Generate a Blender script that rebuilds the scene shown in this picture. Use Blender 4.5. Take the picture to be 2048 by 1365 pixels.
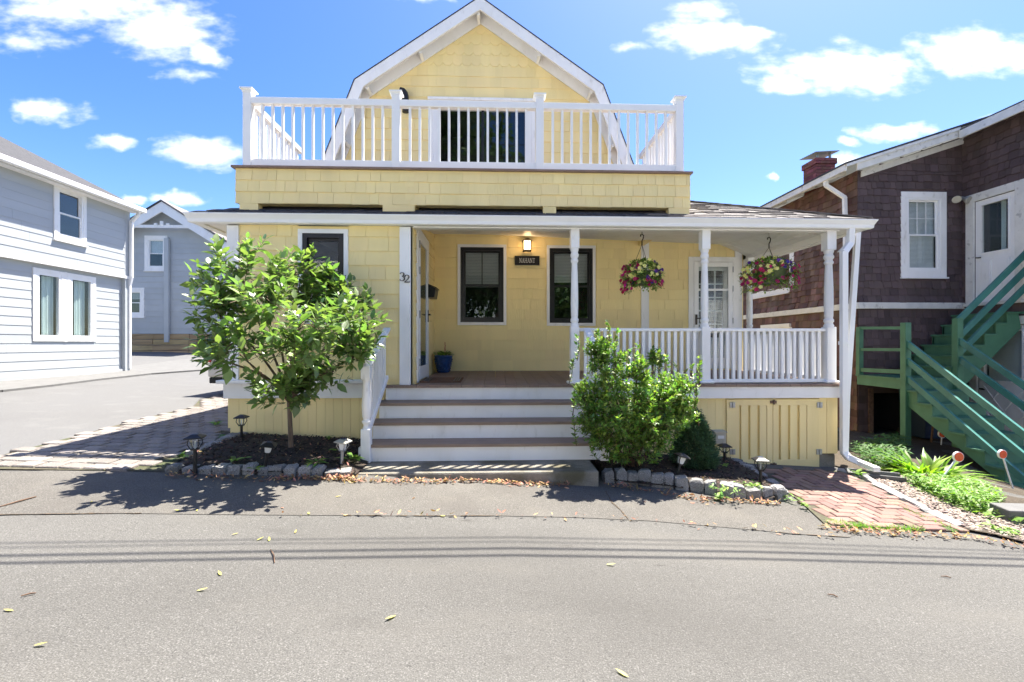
import bpy, bmesh, math, random
import numpy as np
from mathutils import Vector, Matrix, Euler
from mathutils.geometry import delaunay_2d_cdt

random.seed(7)
rng = np.random.default_rng(7)
R = math.radians
for o in list(bpy.data.objects):
    bpy.data.objects.remove(o, do_unlink=True)
scene = bpy.context.scene
COL = scene.collection

# ------------------------------------------------------------------ camera, sky, sun, exposure
EYE, FPX, YAW, HORIZ = 1.37, 910.2, R(2.1), 687.0
cam_d = bpy.data.cameras.new("camera")
cam_d.lens = 16.0
cam_d.sensor_width = 36.0
cam_d.sensor_fit = 'HORIZONTAL'
cam_d.shift_y = (HORIZ - 682.5) / 2048.0
cam_d.clip_start = 0.05
cam_d.clip_end = 3000
cam = bpy.data.objects.new("camera", cam_d)
cam.location = (0, 0, EYE)
cam.rotation_euler = (R(90), 0, -YAW)
COL.objects.link(cam)
scene.camera = cam

SUN_DIR = Vector((0.32, 0.335, 1.0)).normalized()
SUN_EL = math.asin(SUN_DIR.z)
SUN_AZ = math.atan2(SUN_DIR.x, SUN_DIR.y)          # clockwise from +Y
sun_d = bpy.data.lights.new("sun", 'SUN')
sun_d.energy = 4.0
sun_d.angle = R(0.4)
sun_d.color = (1.0, 0.945, 0.85)
sun = bpy.data.objects.new("sun", sun_d)
sun.location = (20, 20, 40)
sun.rotation_euler = SUN_DIR.to_track_quat('Z', 'Y').to_euler()
COL.objects.link(sun)

scene.view_settings.view_transform = 'Standard'
scene.view_settings.look = 'None'
scene.view_settings.gamma = 1.0
scene.view_settings.use_curve_mapping = False
scene.view_settings.exposure = 2.18
scene.render.engine = 'CYCLES'
scene.cycles.use_denoising = True
scene.cycles.max_bounces = 8
scene.cycles.transparent_max_bounces = 12
scene.cycles.sample_clamp_indirect = 6.0
scene.cycles.caustics_reflective = False
scene.cycles.caustics_refractive = False

# the photograph's measures: a pixel of the 2048 wide picture seen on a known plane of the place, in metres
CT, ST = math.cos(YAW), math.sin(YAW)
def _uv(px):
    return (px - 1024.0) / FPX
def fx(px, Y):                                      # X on a plane facing the street
    u = _uv(px); return Y * (u * CT + ST) / (CT - u * ST)
def fz(px, py, Y):
    u = _uv(px); return EYE - Y / (CT - u * ST) * (py - HORIZ) / FPX
def sy(px, X):                                      # Y on a plane X = const
    u = _uv(px); return X * (CT - u * ST) / (u * CT + ST)
def sz(px, py, X):
    u = _uv(px); return EYE - X / (u * CT + ST) * (py - HORIZ) / FPX

def H(x, y):                                        # the lie of the land
    if x < -3.4:
        z = 0.204 + 0.043 * (-3.4 - max(x, -14.0))
    else:
        z = -0.06 * min(x, 12.0)
    if x < 2 and y > 13:
        z += 0.05 * (min(y, 24.0) - 13) * min(1.0, (2 - x) / 5.0)
    dx, dy = x - 8.4, y - 5.7
    z -= 0.42 * math.exp(-(dx * dx / 2.2 + dy * dy / 1.3))
    return z
def gp(px, py, off=0.0):                            # ground point under a pixel
    u = _uv(px); z = 0.0
    for _ in range(40):
        d = (EYE - z) * FPX / (py - HORIZ)
        x, y = d * (u * CT + ST), d * (CT - u * ST)
        z = 0.5 * z + 0.5 * (H(x, y) + off)
    return Vector((x, y, H(x, y)))

# ------------------------------------------------------------------ sky
world = bpy.data.worlds.new("World")
scene.world = world
world.use_nodes = True
wn, wl = world.node_tree.nodes, world.node_tree.links
wn.clear()
def wnode(t, **kw):
    n = wn.new(t)
    for k, v in kw.items():
        setattr(n, k, v)
    return n
def wmath(op, a, b=None, c=None):
    n = wnode('ShaderNodeMath', operation=op)
    for i, v in enumerate((a, b, c)):
        if v is None: continue
        if isinstance(v, (int, float)): n.inputs[i].default_value = v
        else: wl.new(v, n.inputs[i])
    return n.outputs[0]
def wvec(op, a, b=None):
    n = wnode('ShaderNodeVectorMath', operation=op)
    for i, v in enumerate((a, b)):
        if v is None: continue
        if isinstance(v, (tuple, list)): n.inputs[i].default_value = v
        else: wl.new(v, n.inputs[i])
    return n.outputs['Value'] if op in ('LENGTH', 'DOT_PRODUCT') else n.outputs[0]
sky = wnode('ShaderNodeTexSky', sky_type='NISHITA')
sky.sun_disc = False
sky.sun_elevation = SUN_EL
sky.sun_rotation = SUN_AZ
sky.altitude = 0
sky.air_density = 1.0
sky.dust_density = 0.9
sky.ozone_density = 2.2
hsv = wnode('ShaderNodeHueSaturation')
hsv.inputs['Hue'].default_value = 0.513
hsv.inputs['Saturation'].default_value = 1.34
hsv.inputs['Value'].default_value = 0.515
wl.new(sky.outputs[0], hsv.inputs['Color'])
bg_sky = wnode('ShaderNodeBackground')
bg_sky.inputs['Strength'].default_value = 0.12
wl.new(hsv.outputs[0], bg_sky.inputs['Color'])
# fair weather clouds: a handful of puffs by their bearing and height, torn up by noise
tc = wnode('ShaderNodeTexCoord')
sep = wnode('ShaderNodeSeparateXYZ')
wl.new(tc.outputs['Generated'], sep.inputs[0])
ymax = wmath('MAXIMUM', sep.outputs[1], 0.02)
comb = wnode('ShaderNodeCombineXYZ')
wl.new(wmath('DIVIDE', sep.outputs[0], ymax), comb.inputs[0])
wl.new(wmath('DIVIDE', sep.outputs[2], ymax), comb.inputs[1])
warp = wnode('ShaderNodeTexNoise')
warp.inputs['Scale'].default_value = 9.0
warp.inputs['Detail'].default_value = 5.0
wl.new(comb.outputs[0], warp.inputs['Vector'])
wv = wvec('MULTIPLY', wvec('SUBTRACT', warp.outputs['Color'], (0.5, 0.5, 0.5)), (0.16, 0.07, 0.0))
uvw = wvec('ADD', comb.outputs[0], wv)
puffs = [(330, 62, 125, 62, .95), (170, 8, 230, 46, .75), (60, 72, 120, 30, .5), (405, 112, 52, 26, .9), (95, 221, 78, 26, 1), (225, 281, 52, 16, 1),
         (405, 302, 88, 30, 1.1), (355, 396, 48, 14, 1), (268, 402, 30, 12, 1), (1430, 76, 120, 34, 1.1), (1395, 34, 66, 34, .7), (1490, 68, 70, 18, 1),
         (1265, 88, 36, 12, .55), (1950, 104, 150, 46, 1.1), (1690, 142, 165, 40, 1.1), (1580, 165, 70, 20, .8), (1790, 264, 78, 21, 1.1), (1698, 282, 28, 10, 1),
         (1690, 326, 44, 20, 1), (1528, 355, 22, 9, .9), (860, 0, 90, 10, .5), (370, 154, 56, 15, .55), (1690, 88, 40, 12, .35), (1960, 240, 30, 8, .5)]
acc = None
for (cx, cy, rx, ry, s) in puffs:
    u = _uv(cx)
    ux, uz = (u * CT + ST) / (CT - u * ST), (HORIZ - cy) / FPX / (CT - u * ST)
    k = 1.0 / (CT - u * ST) / FPX
    dd = wvec('LENGTH', wvec('MULTIPLY', wvec('SUBTRACT', uvw, (ux, uz, 0)), (1 / (rx * k * 1.25), 1 / (ry * k * 1.3), 0)))
    v = wmath('MULTIPLY', wmath('SUBTRACT', 1.0, dd), s)
    acc = v if acc is None else wmath('MAXIMUM', acc, v)
front = wmath('GREATER_THAN', sep.outputs[1], 0.05)
acc = wmath('MULTIPLY', wmath('MAXIMUM', acc, 0.0), front)
# the same kind of cloud over the rest of the sky
sc2 = wnode('ShaderNodeTexNoise')
sc2.inputs['Scale'].default_value = 3.2
sc2.inputs['Detail'].default_value = 6.0
st = wvec('MULTIPLY', tc.outputs['Generated'], (1, 1, 2.6))
wl.new(st, sc2.inputs['Vector'])
rest = wmath('MULTIPLY', wmath('MULTIPLY', wmath('SUBTRACT', sc2.outputs[0], 0.54), 5.0), wmath('LESS_THAN', sep.outputs[1], 0.05))
acc = wmath('MAXIMUM', acc, rest)
fine = wnode('ShaderNodeTexNoise')
fine.inputs['Scale'].default_value = 30.0
fine.inputs['Detail'].default_value = 6.0
wl.new(wvec('MULTIPLY', comb.outputs[0], (0.7, 1.5, 1)), fine.inputs['Vector'])
dens = wmath('ADD', acc, wmath('MULTIPLY', wmath('SUBTRACT', fine.outputs[0], 0.52), 1.05))
mr = wnode('ShaderNodeMapRange', interpolation_type='SMOOTHSTEP')
mr.inputs['From Min'].default_value = 0.0
mr.inputs['From Max'].default_value = 0.95
wl.new(dens, mr.inputs['Value'])
has = wmath('GREATER_THAN', acc, 0.001)
alpha = wmath('MULTIPLY', mr.outputs[0], has)
bg_cl = wnode('ShaderNodeBackground')
bg_cl.inputs['Color'].default_value = (1.0, 1.0, 1.02, 1)
bg_cl.inputs['Strength'].default_value = 0.42
mixw = wnode('ShaderNodeMixShader')
wl.new(alpha, mixw.inputs[0])
wl.new(bg_sky.outputs[0], mixw.inputs[1])
wl.new(bg_cl.outputs[0], mixw.inputs[2])
wout = wnode('ShaderNodeOutputWorld')
wl.new(mixw.outputs[0], wout.inputs[0])

# ------------------------------------------------------------------ materials
def M(name, col, rough=0.6, var=0.08, scale=5.0, bump=0.0, bscale=60.0, stretch=(1, 1, 1), spec=0.4, rnd=0.0, metal=0.0,
      speck=None, stain=None, leaf=0.0, island=False):
    m = bpy.data.materials.new(name)
    m.use_nodes = True
    nt = m.node_tree
    N, L = nt.nodes, nt.links
    p = N['Principled BSDF']
    p.inputs['Roughness'].default_value = rough
    p.inputs['Specular IOR Level'].default_value = spec
    p.inputs['Metallic'].default_value = metal
    g = N.new('ShaderNodeNewGeometry')
    mp = N.new('ShaderNodeMapping')
    mp.inputs['Scale'].default_value = stretch
    L.new(g.outputs['Position'], mp.inputs[0])
    def noise(s, d=4.0, src=mp.outputs[0]):
        n = N.new('ShaderNodeTexNoise')
        n.inputs['Scale'].default_value = s
        n.inputs['Detail'].default_value = d
        L.new(src, n.inputs['Vector'])
        return n.outputs[0]
    def mixc(f, a, b, blend='MIX'):
        n = N.new('ShaderNodeMix')
        n.data_type = 'RGBA'
        n.blend_type = blend
        for sock, v in ((n.inputs[0], f), (n.inputs[6], a), (n.inputs[7], b)):
            if isinstance(v, (int, float)): sock.default_value = v
            elif isinstance(v, tuple): sock.default_value = (*v[:3], 1)
            else: L.new(v, sock)
        return n.outputs[2]
    def ramp(v, a, b):
        n = N.new('ShaderNodeMapRange')
        n.inputs['From Min'].default_value = a
        n.inputs['From Max'].default_value = b
        L.new(v, n.inputs['Value'])
        return n.outputs[0]
    lo = tuple(c * (1 - var) for c in col)
    hi = tuple(c * (1 + var) for c in col)
    c = mixc(ramp(noise(scale), .3, .7), lo, hi)
    if speck:                                       # (colour, scale, lo, hi)
        for (sc_, scl, a, b) in speck:
            c = mixc(ramp(noise(scl, 2.0, g.outputs['Position']), a, b), c, sc_)
    if stain:                                       # (colour, scale, lo, hi)
        for (sc_, scl, a, b, amt) in stain:
            f = N.new('ShaderNodeMath'); f.operation = 'MULTIPLY'; f.inputs[1].default_value = amt
            L.new(ramp(noise(scl, 5.0), a, b), f.inputs[0])
            c = mixc(f.outputs[0], c, sc_)
    if rnd:
        hs = N.new('ShaderNodeHueSaturation')
        oi = N.new('ShaderNodeObjectInfo')
        src = oi.outputs['Random']
        if island:
            ad = N.new('ShaderNodeMath'); ad.operation = 'ADD'
            fr = N.new('ShaderNodeMath'); fr.operation = 'FRACT'
            L.new(oi.outputs['Random'], ad.inputs[0]); L.new(g.outputs['Random Per Island'], ad.inputs[1])
            L.new(ad.outputs[0], fr.inputs[0]); src = fr.outputs[0]
        r1 = N.new('ShaderNodeMapRange')
        r1.inputs['To Min'].default_value = 1 - rnd
        r1.inputs['To Max'].default_value = 1 + rnd
        L.new(src, r1.inputs['Value'])
        L.new(r1.outputs[0], hs.inputs['Value'])
        m7 = N.new('ShaderNodeMath'); m7.operation = 'MULTIPLY'; m7.inputs[1].default_value = 7.31
        f7 = N.new('ShaderNodeMath'); f7.operation = 'FRACT'
        L.new(src, m7.inputs[0]); L.new(m7.outputs[0], f7.inputs[0])
        r2 = N.new('ShaderNodeMapRange')
        r2.inputs['To Min'].default_value = 0.5 - rnd * 0.09
        r2.inputs['To Max'].default_value = 0.5 + rnd * 0.06
        L.new(f7.outputs[0], r2.inputs['Value'])
        L.new(r2.outputs[0], hs.inputs['Hue'])
        L.new(c, hs.inputs['Color'])
        c = hs.outputs[0]
    L.new(c, p.inputs['Base Color'])
    if bump:
        b = N.new('ShaderNodeBump')
        b.inputs['Strength'].default_value = bump
        b.inputs['Distance'].default_value = 0.01
        L.new(noise(bscale, 3.0), b.inputs['Height'])
        L.new(b.outputs[0], p.inputs['Normal'])
    if leaf:
        tr = N.new('ShaderNodeBsdfTranslucent')
        tcol = mixc(1.0, c, (1.25, 1.5, 0.55), 'MULTIPLY')
        L.new(tcol, tr.inputs['Color'])
        mx = N.new('ShaderNodeMixShader')
        mx.inputs[0].default_value = leaf
        L.new(p.outputs[0], mx.inputs[1]); L.new(tr.outputs[0], mx.inputs[2])
        L.new(mx.outputs[0], N['Material Output'].inputs[0])
    return m

def glass_mat(name, tint=(0.9, 0.95, 0.95), refl=0.10, rough=0.0):
    m = bpy.data.materials.new(name)
    m.use_nodes = True
    N, L = m.node_tree.nodes, m.node_tree.links
    N.remove(N['Principled BSDF'])
    t = N.new('ShaderNodeBsdfTransparent'); t.inputs[0].default_value = (*tint, 1)
    g = N.new('ShaderNodeBsdfGlossy'); g.inputs['Roughness'].default_value = rough
    lw = N.new('ShaderNodeFresnel')
    gg = N.new('ShaderNodeNewGeometry'); ior = N.new('ShaderNodeMapRange')      # the same glass from both faces of the pane
    ior.inputs['To Min'].default_value = 1.5; ior.inputs['To Max'].default_value = 1 / 1.5
    L.new(gg.outputs['Backfacing'], ior.inputs['Value']); L.new(ior.outputs[0], lw.inputs[0])
    mr_ = N.new('ShaderNodeMath'); mr_.operation = 'MULTIPLY'; mr_.inputs[1].default_value = refl / .04; mr_.use_clamp = True
    L.new(lw.outputs[0], mr_.inputs[0])
    mx = N.new('ShaderNodeMixShader')
    L.new(mr_.outputs[0], mx.inputs[0]); L.new(t.outputs[0], mx.inputs[1]); L.new(g.outputs[0], mx.inputs[2])
    L.new(mx.outputs[0], N['Material Output'].inputs[0])
    return m

def emit_mat(name, col, strength):
    m = bpy.data.materials.new(name)
    m.use_nodes = True
    p = m.node_tree.nodes['Principled BSDF']
    p.inputs['Base Color'].default_value = (*col, 1)
    p.inputs['Emission Color'].default_value = (*col, 1)
    p.inputs['Emission Strength'].default_value = strength
    return m

YEL = (0.90, 0.735, 0.355)
MT = {}
MT['yellow'] = M('yellow_paint', YEL, .55, .05, 3.0, .25, 55, (1, 1, .12), rnd=.035, island=True, stain=[((.80, .64, .32), 1.3, .5, .8, .4), ((.66, .56, .34), 4.5, .66, .9, .3)])
MT['yellow_flat'] = M('yellow_boards', YEL, .5, .05, 3.0, .15, 50, (1, 1, .1), rnd=.03, stain=[((.6, .46, .22), 2.2, .58, .85, .4)])
MT['white'] = M('white_paint', (.86, .855, .84), .45, .03, 4, .08, 60, (1, 1, .35), stain=[((.66, .64, .58), 3.5, .52, .82, .55), ((.46, .44, .38), 14, .63, .8, .5)])
MT['vinyl'] = M('white_vinyl', (.86, .86, .85), .36, .03, 3, .03, 30, (1, 1, .4), stain=[((.70, .69, .66), 3.0, .55, .9, .4)])
MT['oldwhite'] = M('weathered_white_paint', (.72, .71, .67), .6, .08, 6, .3, 40, stain=[((.33, .32, .30), 9, .60, .72, .75)])
MT['deck'] = M('brown_decking', (.235, .165, .125), .55, .12, 5, .3, 60, (1, 1, 1), rnd=.10, stain=[((.25, .19, .15), 3, .5, .8, .4)])
MT['black'] = M('black_frame', (.012, .012, .014), .35, .1, 5)
MT['iron'] = M('black_metal', (.018, .017, .017), .4, .2, 8)
MT['bronze'] = M('dark_bronze', (.05, .04, .03), .4, .2, 8, metal=.5)
MT['steel'] = M('grey_steel', (.35, .36, .37), .4, .15, 12, metal=.6)
MT['rust'] = M('rusted_steel', (.16, .10, .07), .6, .3, 20, metal=.3)
MT['room'] = M('dark_room', (.03, .03, .032), .9, .2, 3)
MT['blind'] = M('grey_blind', (.42, .43, .43), .6, .05, 5)
MT['whiteblind'] = M('white_blind', (.80, .82, .82), .5, .05, 5)
MT['curtain'] = M('pale_curtain', (.62, .72, .70), .8, .06, 14, stretch=(1, 4, .2))
MT['glass'] = glass_mat('window_glass', (.90, .93, .93), .055)
MT['glass_side'] = glass_mat('curtained_glass', (.92, .95, .95), .03)
MT['lens'] = glass_mat('clear_lens', (.92, .95, .95), .08)
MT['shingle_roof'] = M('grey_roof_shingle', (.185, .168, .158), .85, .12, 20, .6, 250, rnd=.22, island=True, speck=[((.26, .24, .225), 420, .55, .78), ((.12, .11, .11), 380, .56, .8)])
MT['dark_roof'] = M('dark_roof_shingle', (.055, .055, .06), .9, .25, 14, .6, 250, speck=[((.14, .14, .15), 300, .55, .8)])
MT['asphalt'] = M('asphalt', (.108, .104, .096), .85, .12, .9, .8, 260, (.35, 1, 1), spec=.25,
                  speck=[((.215, .208, .195), 150, .50, .74), ((.055, .053, .05), 120, .55, .76)],
                  stain=[((.078, .074, .068), .6, .46, .72, .75), ((.145, .136, .12), 1.7, .52, .78, .6), ((.07, .066, .061), 3.1, .64, .74, .5), ((.05, .046, .042), 9.0, .70, .76, .5)])
MT['asphalt2'] = M('older_asphalt', (.122, .114, .102), .88, .14, 1.6, .9, 230, spec=.2,
                   speck=[((.25, .238, .216), 140, .50, .72), ((.065, .06, .056), 110, .53, .74)], stain=[((.11, .10, .09), 1.8, .48, .75, .6), ((.18, .165, .14), 3.1, .55, .8, .5)])
MT['asphalt3'] = M('pale_asphalt', (.125, .123, .12), .85, .10, .8, .6, 160, spec=.25,
                   speck=[((.22, .22, .22), 160, .52, .75), ((.08, .08, .082), 120, .55, .78)], stain=[((.115, .115, .116), .8, .5, .8, .6), ((.19, .188, .18), 2.4, .55, .8, .5)])
MT['concrete'] = M('old_concrete', (.23, .21, .17), .9, .18, 6, .7, 90, speck=[((.42, .40, .36), 180, .55, .75), ((.09, .08, .065), 150, .56, .76)],
                   stain=[((.085, .075, .035), 3.2, .44, .62, .8)])
MT['grey_conc'] = M('grey_concrete', (.14, .138, .134), .9, .12, 6, .5, 90, speck=[((.15, .15, .14), 160, .56, .76)])
MT['pale_conc'] = M('pale_concrete', (.45, .44, .41), .9, .1, 4, .4, 80)
MT['granite'] = M('granite_stone', (.24, .232, .222), .85, .14, 9, .8, 60, rnd=.22, speck=[((.46, .45, .44), 130, .54, .72), ((.07, .07, .07), 110, .55, .72)],
                  stain=[((.10, .10, .075), 5, .56, .72, .55)])
MT['palestone'] = M('pale_edging_stone', (.36, .35, .33), .85, .12, 9, .6, 60, rnd=.12, speck=[((.25, .25, .24), 130, .56, .75)])
MT['paver'] = M('concrete_paver', (.205, .18, .16), .85, .12, 6, .5, 90, rnd=.16, speck=[((.42, .40, .38), 150, .55, .75), ((.12, .11, .10), 130, .56, .75)],
                stain=[((.13, .13, .08), 4, .6, .75, .45)])
MT['brick'] = M('red_paving_brick', (.225, .145, .115), .85, .12, 6, .5, 80, rnd=.22, speck=[((.22, .10, .07), 90, .55, .75)], stain=[((.22, .19, .12), 3.0, .58, .75, .5)])
MT['sand'] = M('joint_sand', (.085, .075, .05), .95, .3, 30, .6, 120, stain=[((.05, .075, .02), 3, .5, .65, .6)])
MT['mulch'] = M('dark_mulch', (.035, .027, .020), .95, .5, 40, 1.0, 70, speck=[((.055, .042, .030), 90, .52, .7)])
MT['chip'] = M('mulch_chip', (.062, .045, .032), .9, .4, 30, rnd=.9, island=True)
MT['soil'] = M('garden_soil', (.055, .042, .028), .95, .3, 14, .9, 60, speck=[((.13, .10, .075), 120, .55, .72)])
MT['grassland'] = M('distant_ground', (.08, .10, .04), .95, .3, .4)
MT['pebble'] = M('garden_pebble', (.30, .245, .20), .8, .15, 20, rnd=.45, island=True)
MT['leaf'] = M('tree_leaf', (.165, .25, .09), .38, .2, 9, .1, 60, spec=.9, rnd=.38, island=True, leaf=.42)
MT['holly'] = M('shrub_leaf', (.17, .285, .065), .42, .25, 7, spec=.7, rnd=.55, island=True, leaf=.42)
MT['needle'] = M('conifer_needle', (.085, .165, .08), .6, .3, 8, rnd=.45, island=True, leaf=.15)
MT['ivy'] = M('ivy_leaf', (.075, .16, .045), .6, .25, 9, spec=.25, rnd=.4, island=True, leaf=.3)
MT['weed'] = M('weed_leaf', (.17, .31, .05), .5, .25, 9, rnd=.35, island=True, leaf=.4)
MT['strap'] = M('strap_leaf', (.18, .31, .035), .45, .2, 6, rnd=.3, island=True, leaf=.45)
MT['litter'] = M('dry_leaf', (.36, .22, .12), .8, .3, 16, rnd=.6, island=True, leaf=.15)
MT['fallen'] = M('fallen_leaf', (.50, .46, .13), .6, .2, 40, rnd=.2, leaf=.2)
MT['twig'] = M('twig_bark', (.13, .075, .045), .8, .3, 30)
MT['bark'] = M('grey_bark', (.17, .12, .085), .85, .3, 14, .8, 50, (1, 1, .3))
MT['brown'] = M('brown_shingle', (.100, .070, .069), .75, .14, 5, .35, 60, (1, 1, .12), rnd=.24, island=True, stain=[((.125, .09, .08), 2.0, .55, .8, .55)])
MT['brown2'] = M('faded_brown_shingle', (.13, .075, .055), .75, .2, 5, .35, 60, (1, 1, .12), rnd=.35, island=True, stain=[((.26, .20, .17), 2.6, .5, .75, .6)])
MT['green'] = M('green_paint', (.07, .19, .115), .5, .14, 4, .2, 60, rnd=.08, stain=[((.13, .30, .19), 2.2, .55, .8, .45), ((.06, .07, .04), 7, .66, .8, .5)])
MT['greenrail'] = M('worn_green_paint', (.055, .20, .17), .42, .14, 4, .15, 60, stain=[((.16, .33, .24), 3.2, .6, .75, .6)])
MT['blueboard'] = M('pale_blue_paint', (.41, .435, .45), .5, .05, 2, .12, 50, (.1, .1, 1), rnd=.06, stain=[((.52, .535, .54), 1.2, .5, .75, .6), ((.35, .385, .42), 2.5, .62, .8, .5)])
MT['greyboard'] = M('grey_blue_paint', (.42, .45, .47), .6, .05, 2, .1, 50, rnd=.05)
MT['stonebase'] = M('tan_boards', (.40, .30, .16), .85, .25, 2, .5, 20, (.4, 1, 4), rnd=.2, stain=[((.12, .08, .05), 3, .56, .7, .7)])
MT['redbrick'] = M('chimney_brick', (.27, .10, .075), .85, .2, 8, .5, 60, rnd=.3, island=True)
MT['mortar'] = M('mortar', (.30, .22, .19), .95, .15, 20)
MT['galv'] = M('galvanised_sheet', (.42, .41, .36), .45, .1, 6, metal=.4)
MT['pot'] = M('blue_glaze', (.018, .065, .20), .14, .25, 12, spec=.7)
MT['mat'] = M('coir_mat', (.16, .085, .05), .95, .3, 60, 1.0, 200)
MT['navy'] = M('dark_blue_plastic', (.012, .03, .07), .45, .1, 4)
MT['orange'] = M('orange_reflector', (.80, .11, .03), .25, .1, 30)
MT['carpaint'] = M('champagne_car_paint', (.52, .49, .45), .25, .03, 3, spec=.6)
MT['redlens'] = M('red_lens', (.35, .02, .02), .15, .1, 20)
MT['rubber'] = M('tyre_rubber', (.02, .02, .02), .8, .1, 20)
MT['ygreen_pot'] = M('green_plastic_pot', (.10, .14, .07), .5, .1, 9)
MT['magenta'] = M('magenta_petal', (.50, .02, .13), .6, .2, 40, rnd=.3, island=True, leaf=.3)
MT['ypetal'] = M('yellow_petal', (.90, .84, .30), .6, .1, 40, rnd=.1, island=True, leaf=.3)
MT['purple'] = M('purple_petal', (.11, .04, .32), .6, .2, 40, rnd=.3, island=True, leaf=.3)
MT['pink'] = M('pink_petal', (.55, .16, .12), .6, .2, 40)
MT['signwhite'] = M('sign_lettering', (.75, .74, .70), .5, .02, 4)
MT['seam'] = M('dirt_in_seam', (.085, .07, .052), .95, .35, 25, .6, 120, speck=[((.18, .11, .06), 100, .52, .7)])
MT['bulb'] = emit_mat('lit_lamp_glass', (1.0, .66, .34), 1.3)
MT['beige'] = M('beige_plastic', (.45, .42, .33), .45, .05, 8)
MT['tree_far'] = M('far_leaf', (.07, .14, .04), .6, .3, 2, rnd=.4, island=True, leaf=.3)

# ------------------------------------------------------------------ builders
ORIG = {}
def world_origin(p):
    return ORIG.get(p.name, Vector((0, 0, 0))) if p else Vector((0, 0, 0))

class MB:
    """collects faces; build() links them as ONE mesh object"""
    def __init__(s, T=None):
        s.v, s.f, s.sm = [], [], []
        s.T = T
    def add(s, verts, faces, smooth=False):
        n = len(s.v)
        if s.T is not None:
            verts = [s.T @ Vector(p) for p in verts]
        s.v += [tuple(p) for p in verts]
        s.f += [tuple(i + n for i in f) for f in faces]
        s.sm += [smooth] * len(faces)
        return s
    def hexa(s, p):
        return s.add(p, [(0, 3, 2, 1), (4, 5, 6, 7), (0, 1, 5, 4), (1, 2, 6, 5), (2, 3, 7, 6), (3, 0, 4, 7)])
    def box(s, x0, x1, y0, y1, z0, z1):
        x0, x1 = min(x0, x1), max(x0, x1); y0, y1 = min(y0, y1), max(y0, y1); z0, z1 = min(z0, z1), max(z0, z1)
        return s.hexa([(x0, y0, z0), (x1, y0, z0), (x1, y1, z0), (x0, y1, z0), (x0, y0, z1), (x1, y0, z1), (x1, y1, z1), (x0, y1, z1)])
    def cham(s, x0, x1, y0, y1, z0, z1, c=.006):
        """box with chamfered edges"""
        P = []
        for z, i in ((z0, c), (z0 + c, 0), (z1 - c, 0), (z1, c)):
            a, b, d, e = x0 + i, x1 - i, y0 + i, y1 - i
            k = c * .7
            P.append([(a + k, d, z), (b - k, d, z), (b, d + k, z), (b, e - k, z), (b - k, e, z), (a + k, e, z), (a, e - k, z), (a, d + k, z)])
        vs = [p for r in P for p in r]
        fs = [tuple(range(7, -1, -1)), tuple(range(24, 32))]
        for r in range(3):
            for i in range(8):
                j = (i + 1) % 8
                fs.append((r * 8 + i, r * 8 + j, r * 8 + 8 + j, r * 8 + 8 + i))
        return s.add(vs, fs)
    def beam(s, p, q, w, h, up=(0, 0, 1)):
        """bar from p to q, w across, h in the up direction (centred)"""
        p, q, up = Vector(p), Vector(q), Vector(up)
        d = (q - p).normalized()
        a = d.cross(up).normalized(); b = a.cross(d)
        a, b = a * w / 2, b * h / 2
        return s.hexa([p - a - b, p + a - b, q + a - b, q - a - b, p - a + b, p + a + b, q + a + b, q - a + b])
    def prism(s, pts, axis, lo, hi):
        """polygon pts (2d) extruded along 'x','y' or 'z'"""
        n = len(pts)
        def P(a, b, t):
            return {'y': (a, t, b), 'x': (t, a, b), 'z': (a, b, t)}[axis]
        vs = [P(a, b, lo) for a, b in pts] + [P(a, b, hi) for a, b in pts]
        fs = [tuple(range(n)), tuple(range(2 * n - 1, n - 1, -1))]
        for i in range(n):
            j = (i + 1) % n
            fs.append((j, i, n + i, n + j))
        return s.add(vs, fs)
    def tube(s, pts, r, n=6, smooth=True, cap=True):
        pts = [Vector(p) for p in pts]
        k = len(pts)
        rs = r if isinstance(r, (list, tuple)) else [r] * k
        vs, fs = [], []
        prev = None
        for i, p in enumerate(pts):
            d = (pts[min(i + 1, k - 1)] - pts[max(i - 1, 0)])
            d = d.normalized() if d.length > 1e-9 else Vector((0, 0, 1))
            ref = prev if prev is not None else (Vector((0, 0, 1)) if abs(d.z) < .9 else Vector((1, 0, 0)))
            a = (ref - d * ref.dot(d))
            a = a.normalized() if a.length > 1e-6 else d.orthogonal().normalized()
            prev = a
            b = d.cross(a)
            for j in range(n):
                t = 2 * math.pi * j / n
                vs.append(p + a * (math.cos(t) * rs[i]) + b * (math.sin(t) * rs[i]))
        for i in range(k - 1):
            for j in range(n):
                j2 = (j + 1) % n
                fs.append((i * n + j, i * n + j2, (i + 1) * n + j2, (i + 1) * n + j))
        s.add(vs, fs, smooth)
        if cap:
            s.add(vs[:n], [tuple(range(n - 1, -1, -1))]); s.add(vs[-n:], [tuple(range(n))])
        return s
    def lathe(s, prof, x=0, y=0, n=16, smooth=True, z=0):
        vs, fs = [], []
        k = len(prof)
        for (r, h) in prof:
            for j in range(n):
                t = 2 * math.pi * j / n
                vs.append((x + r * math.cos(t), y + r * math.sin(t), z + h))
        for i in range(k - 1):
            for j in range(n):
                j2 = (j + 1) % n
                fs.append((i * n + j, i * n + j2, (i + 1) * n + j2, (i + 1) * n + j))
        s.add(vs, fs, smooth)
        s.add(vs[:n], [tuple(range(n - 1, -1, -1))]); s.add(vs[-n:], [tuple(range(n))])
        return s
    def mesh(s, name, mat, off=Vector((0, 0, 0))):
        me = bpy.data.meshes.new(name)
        me.from_pydata([(a - off.x, b - off.y, c - off.z) for a, b, c in s.v], [], s.f)
        me.polygons.foreach_set('use_smooth', s.sm)
        if mat: me.materials.append(mat)
        me.update()
        return me
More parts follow.
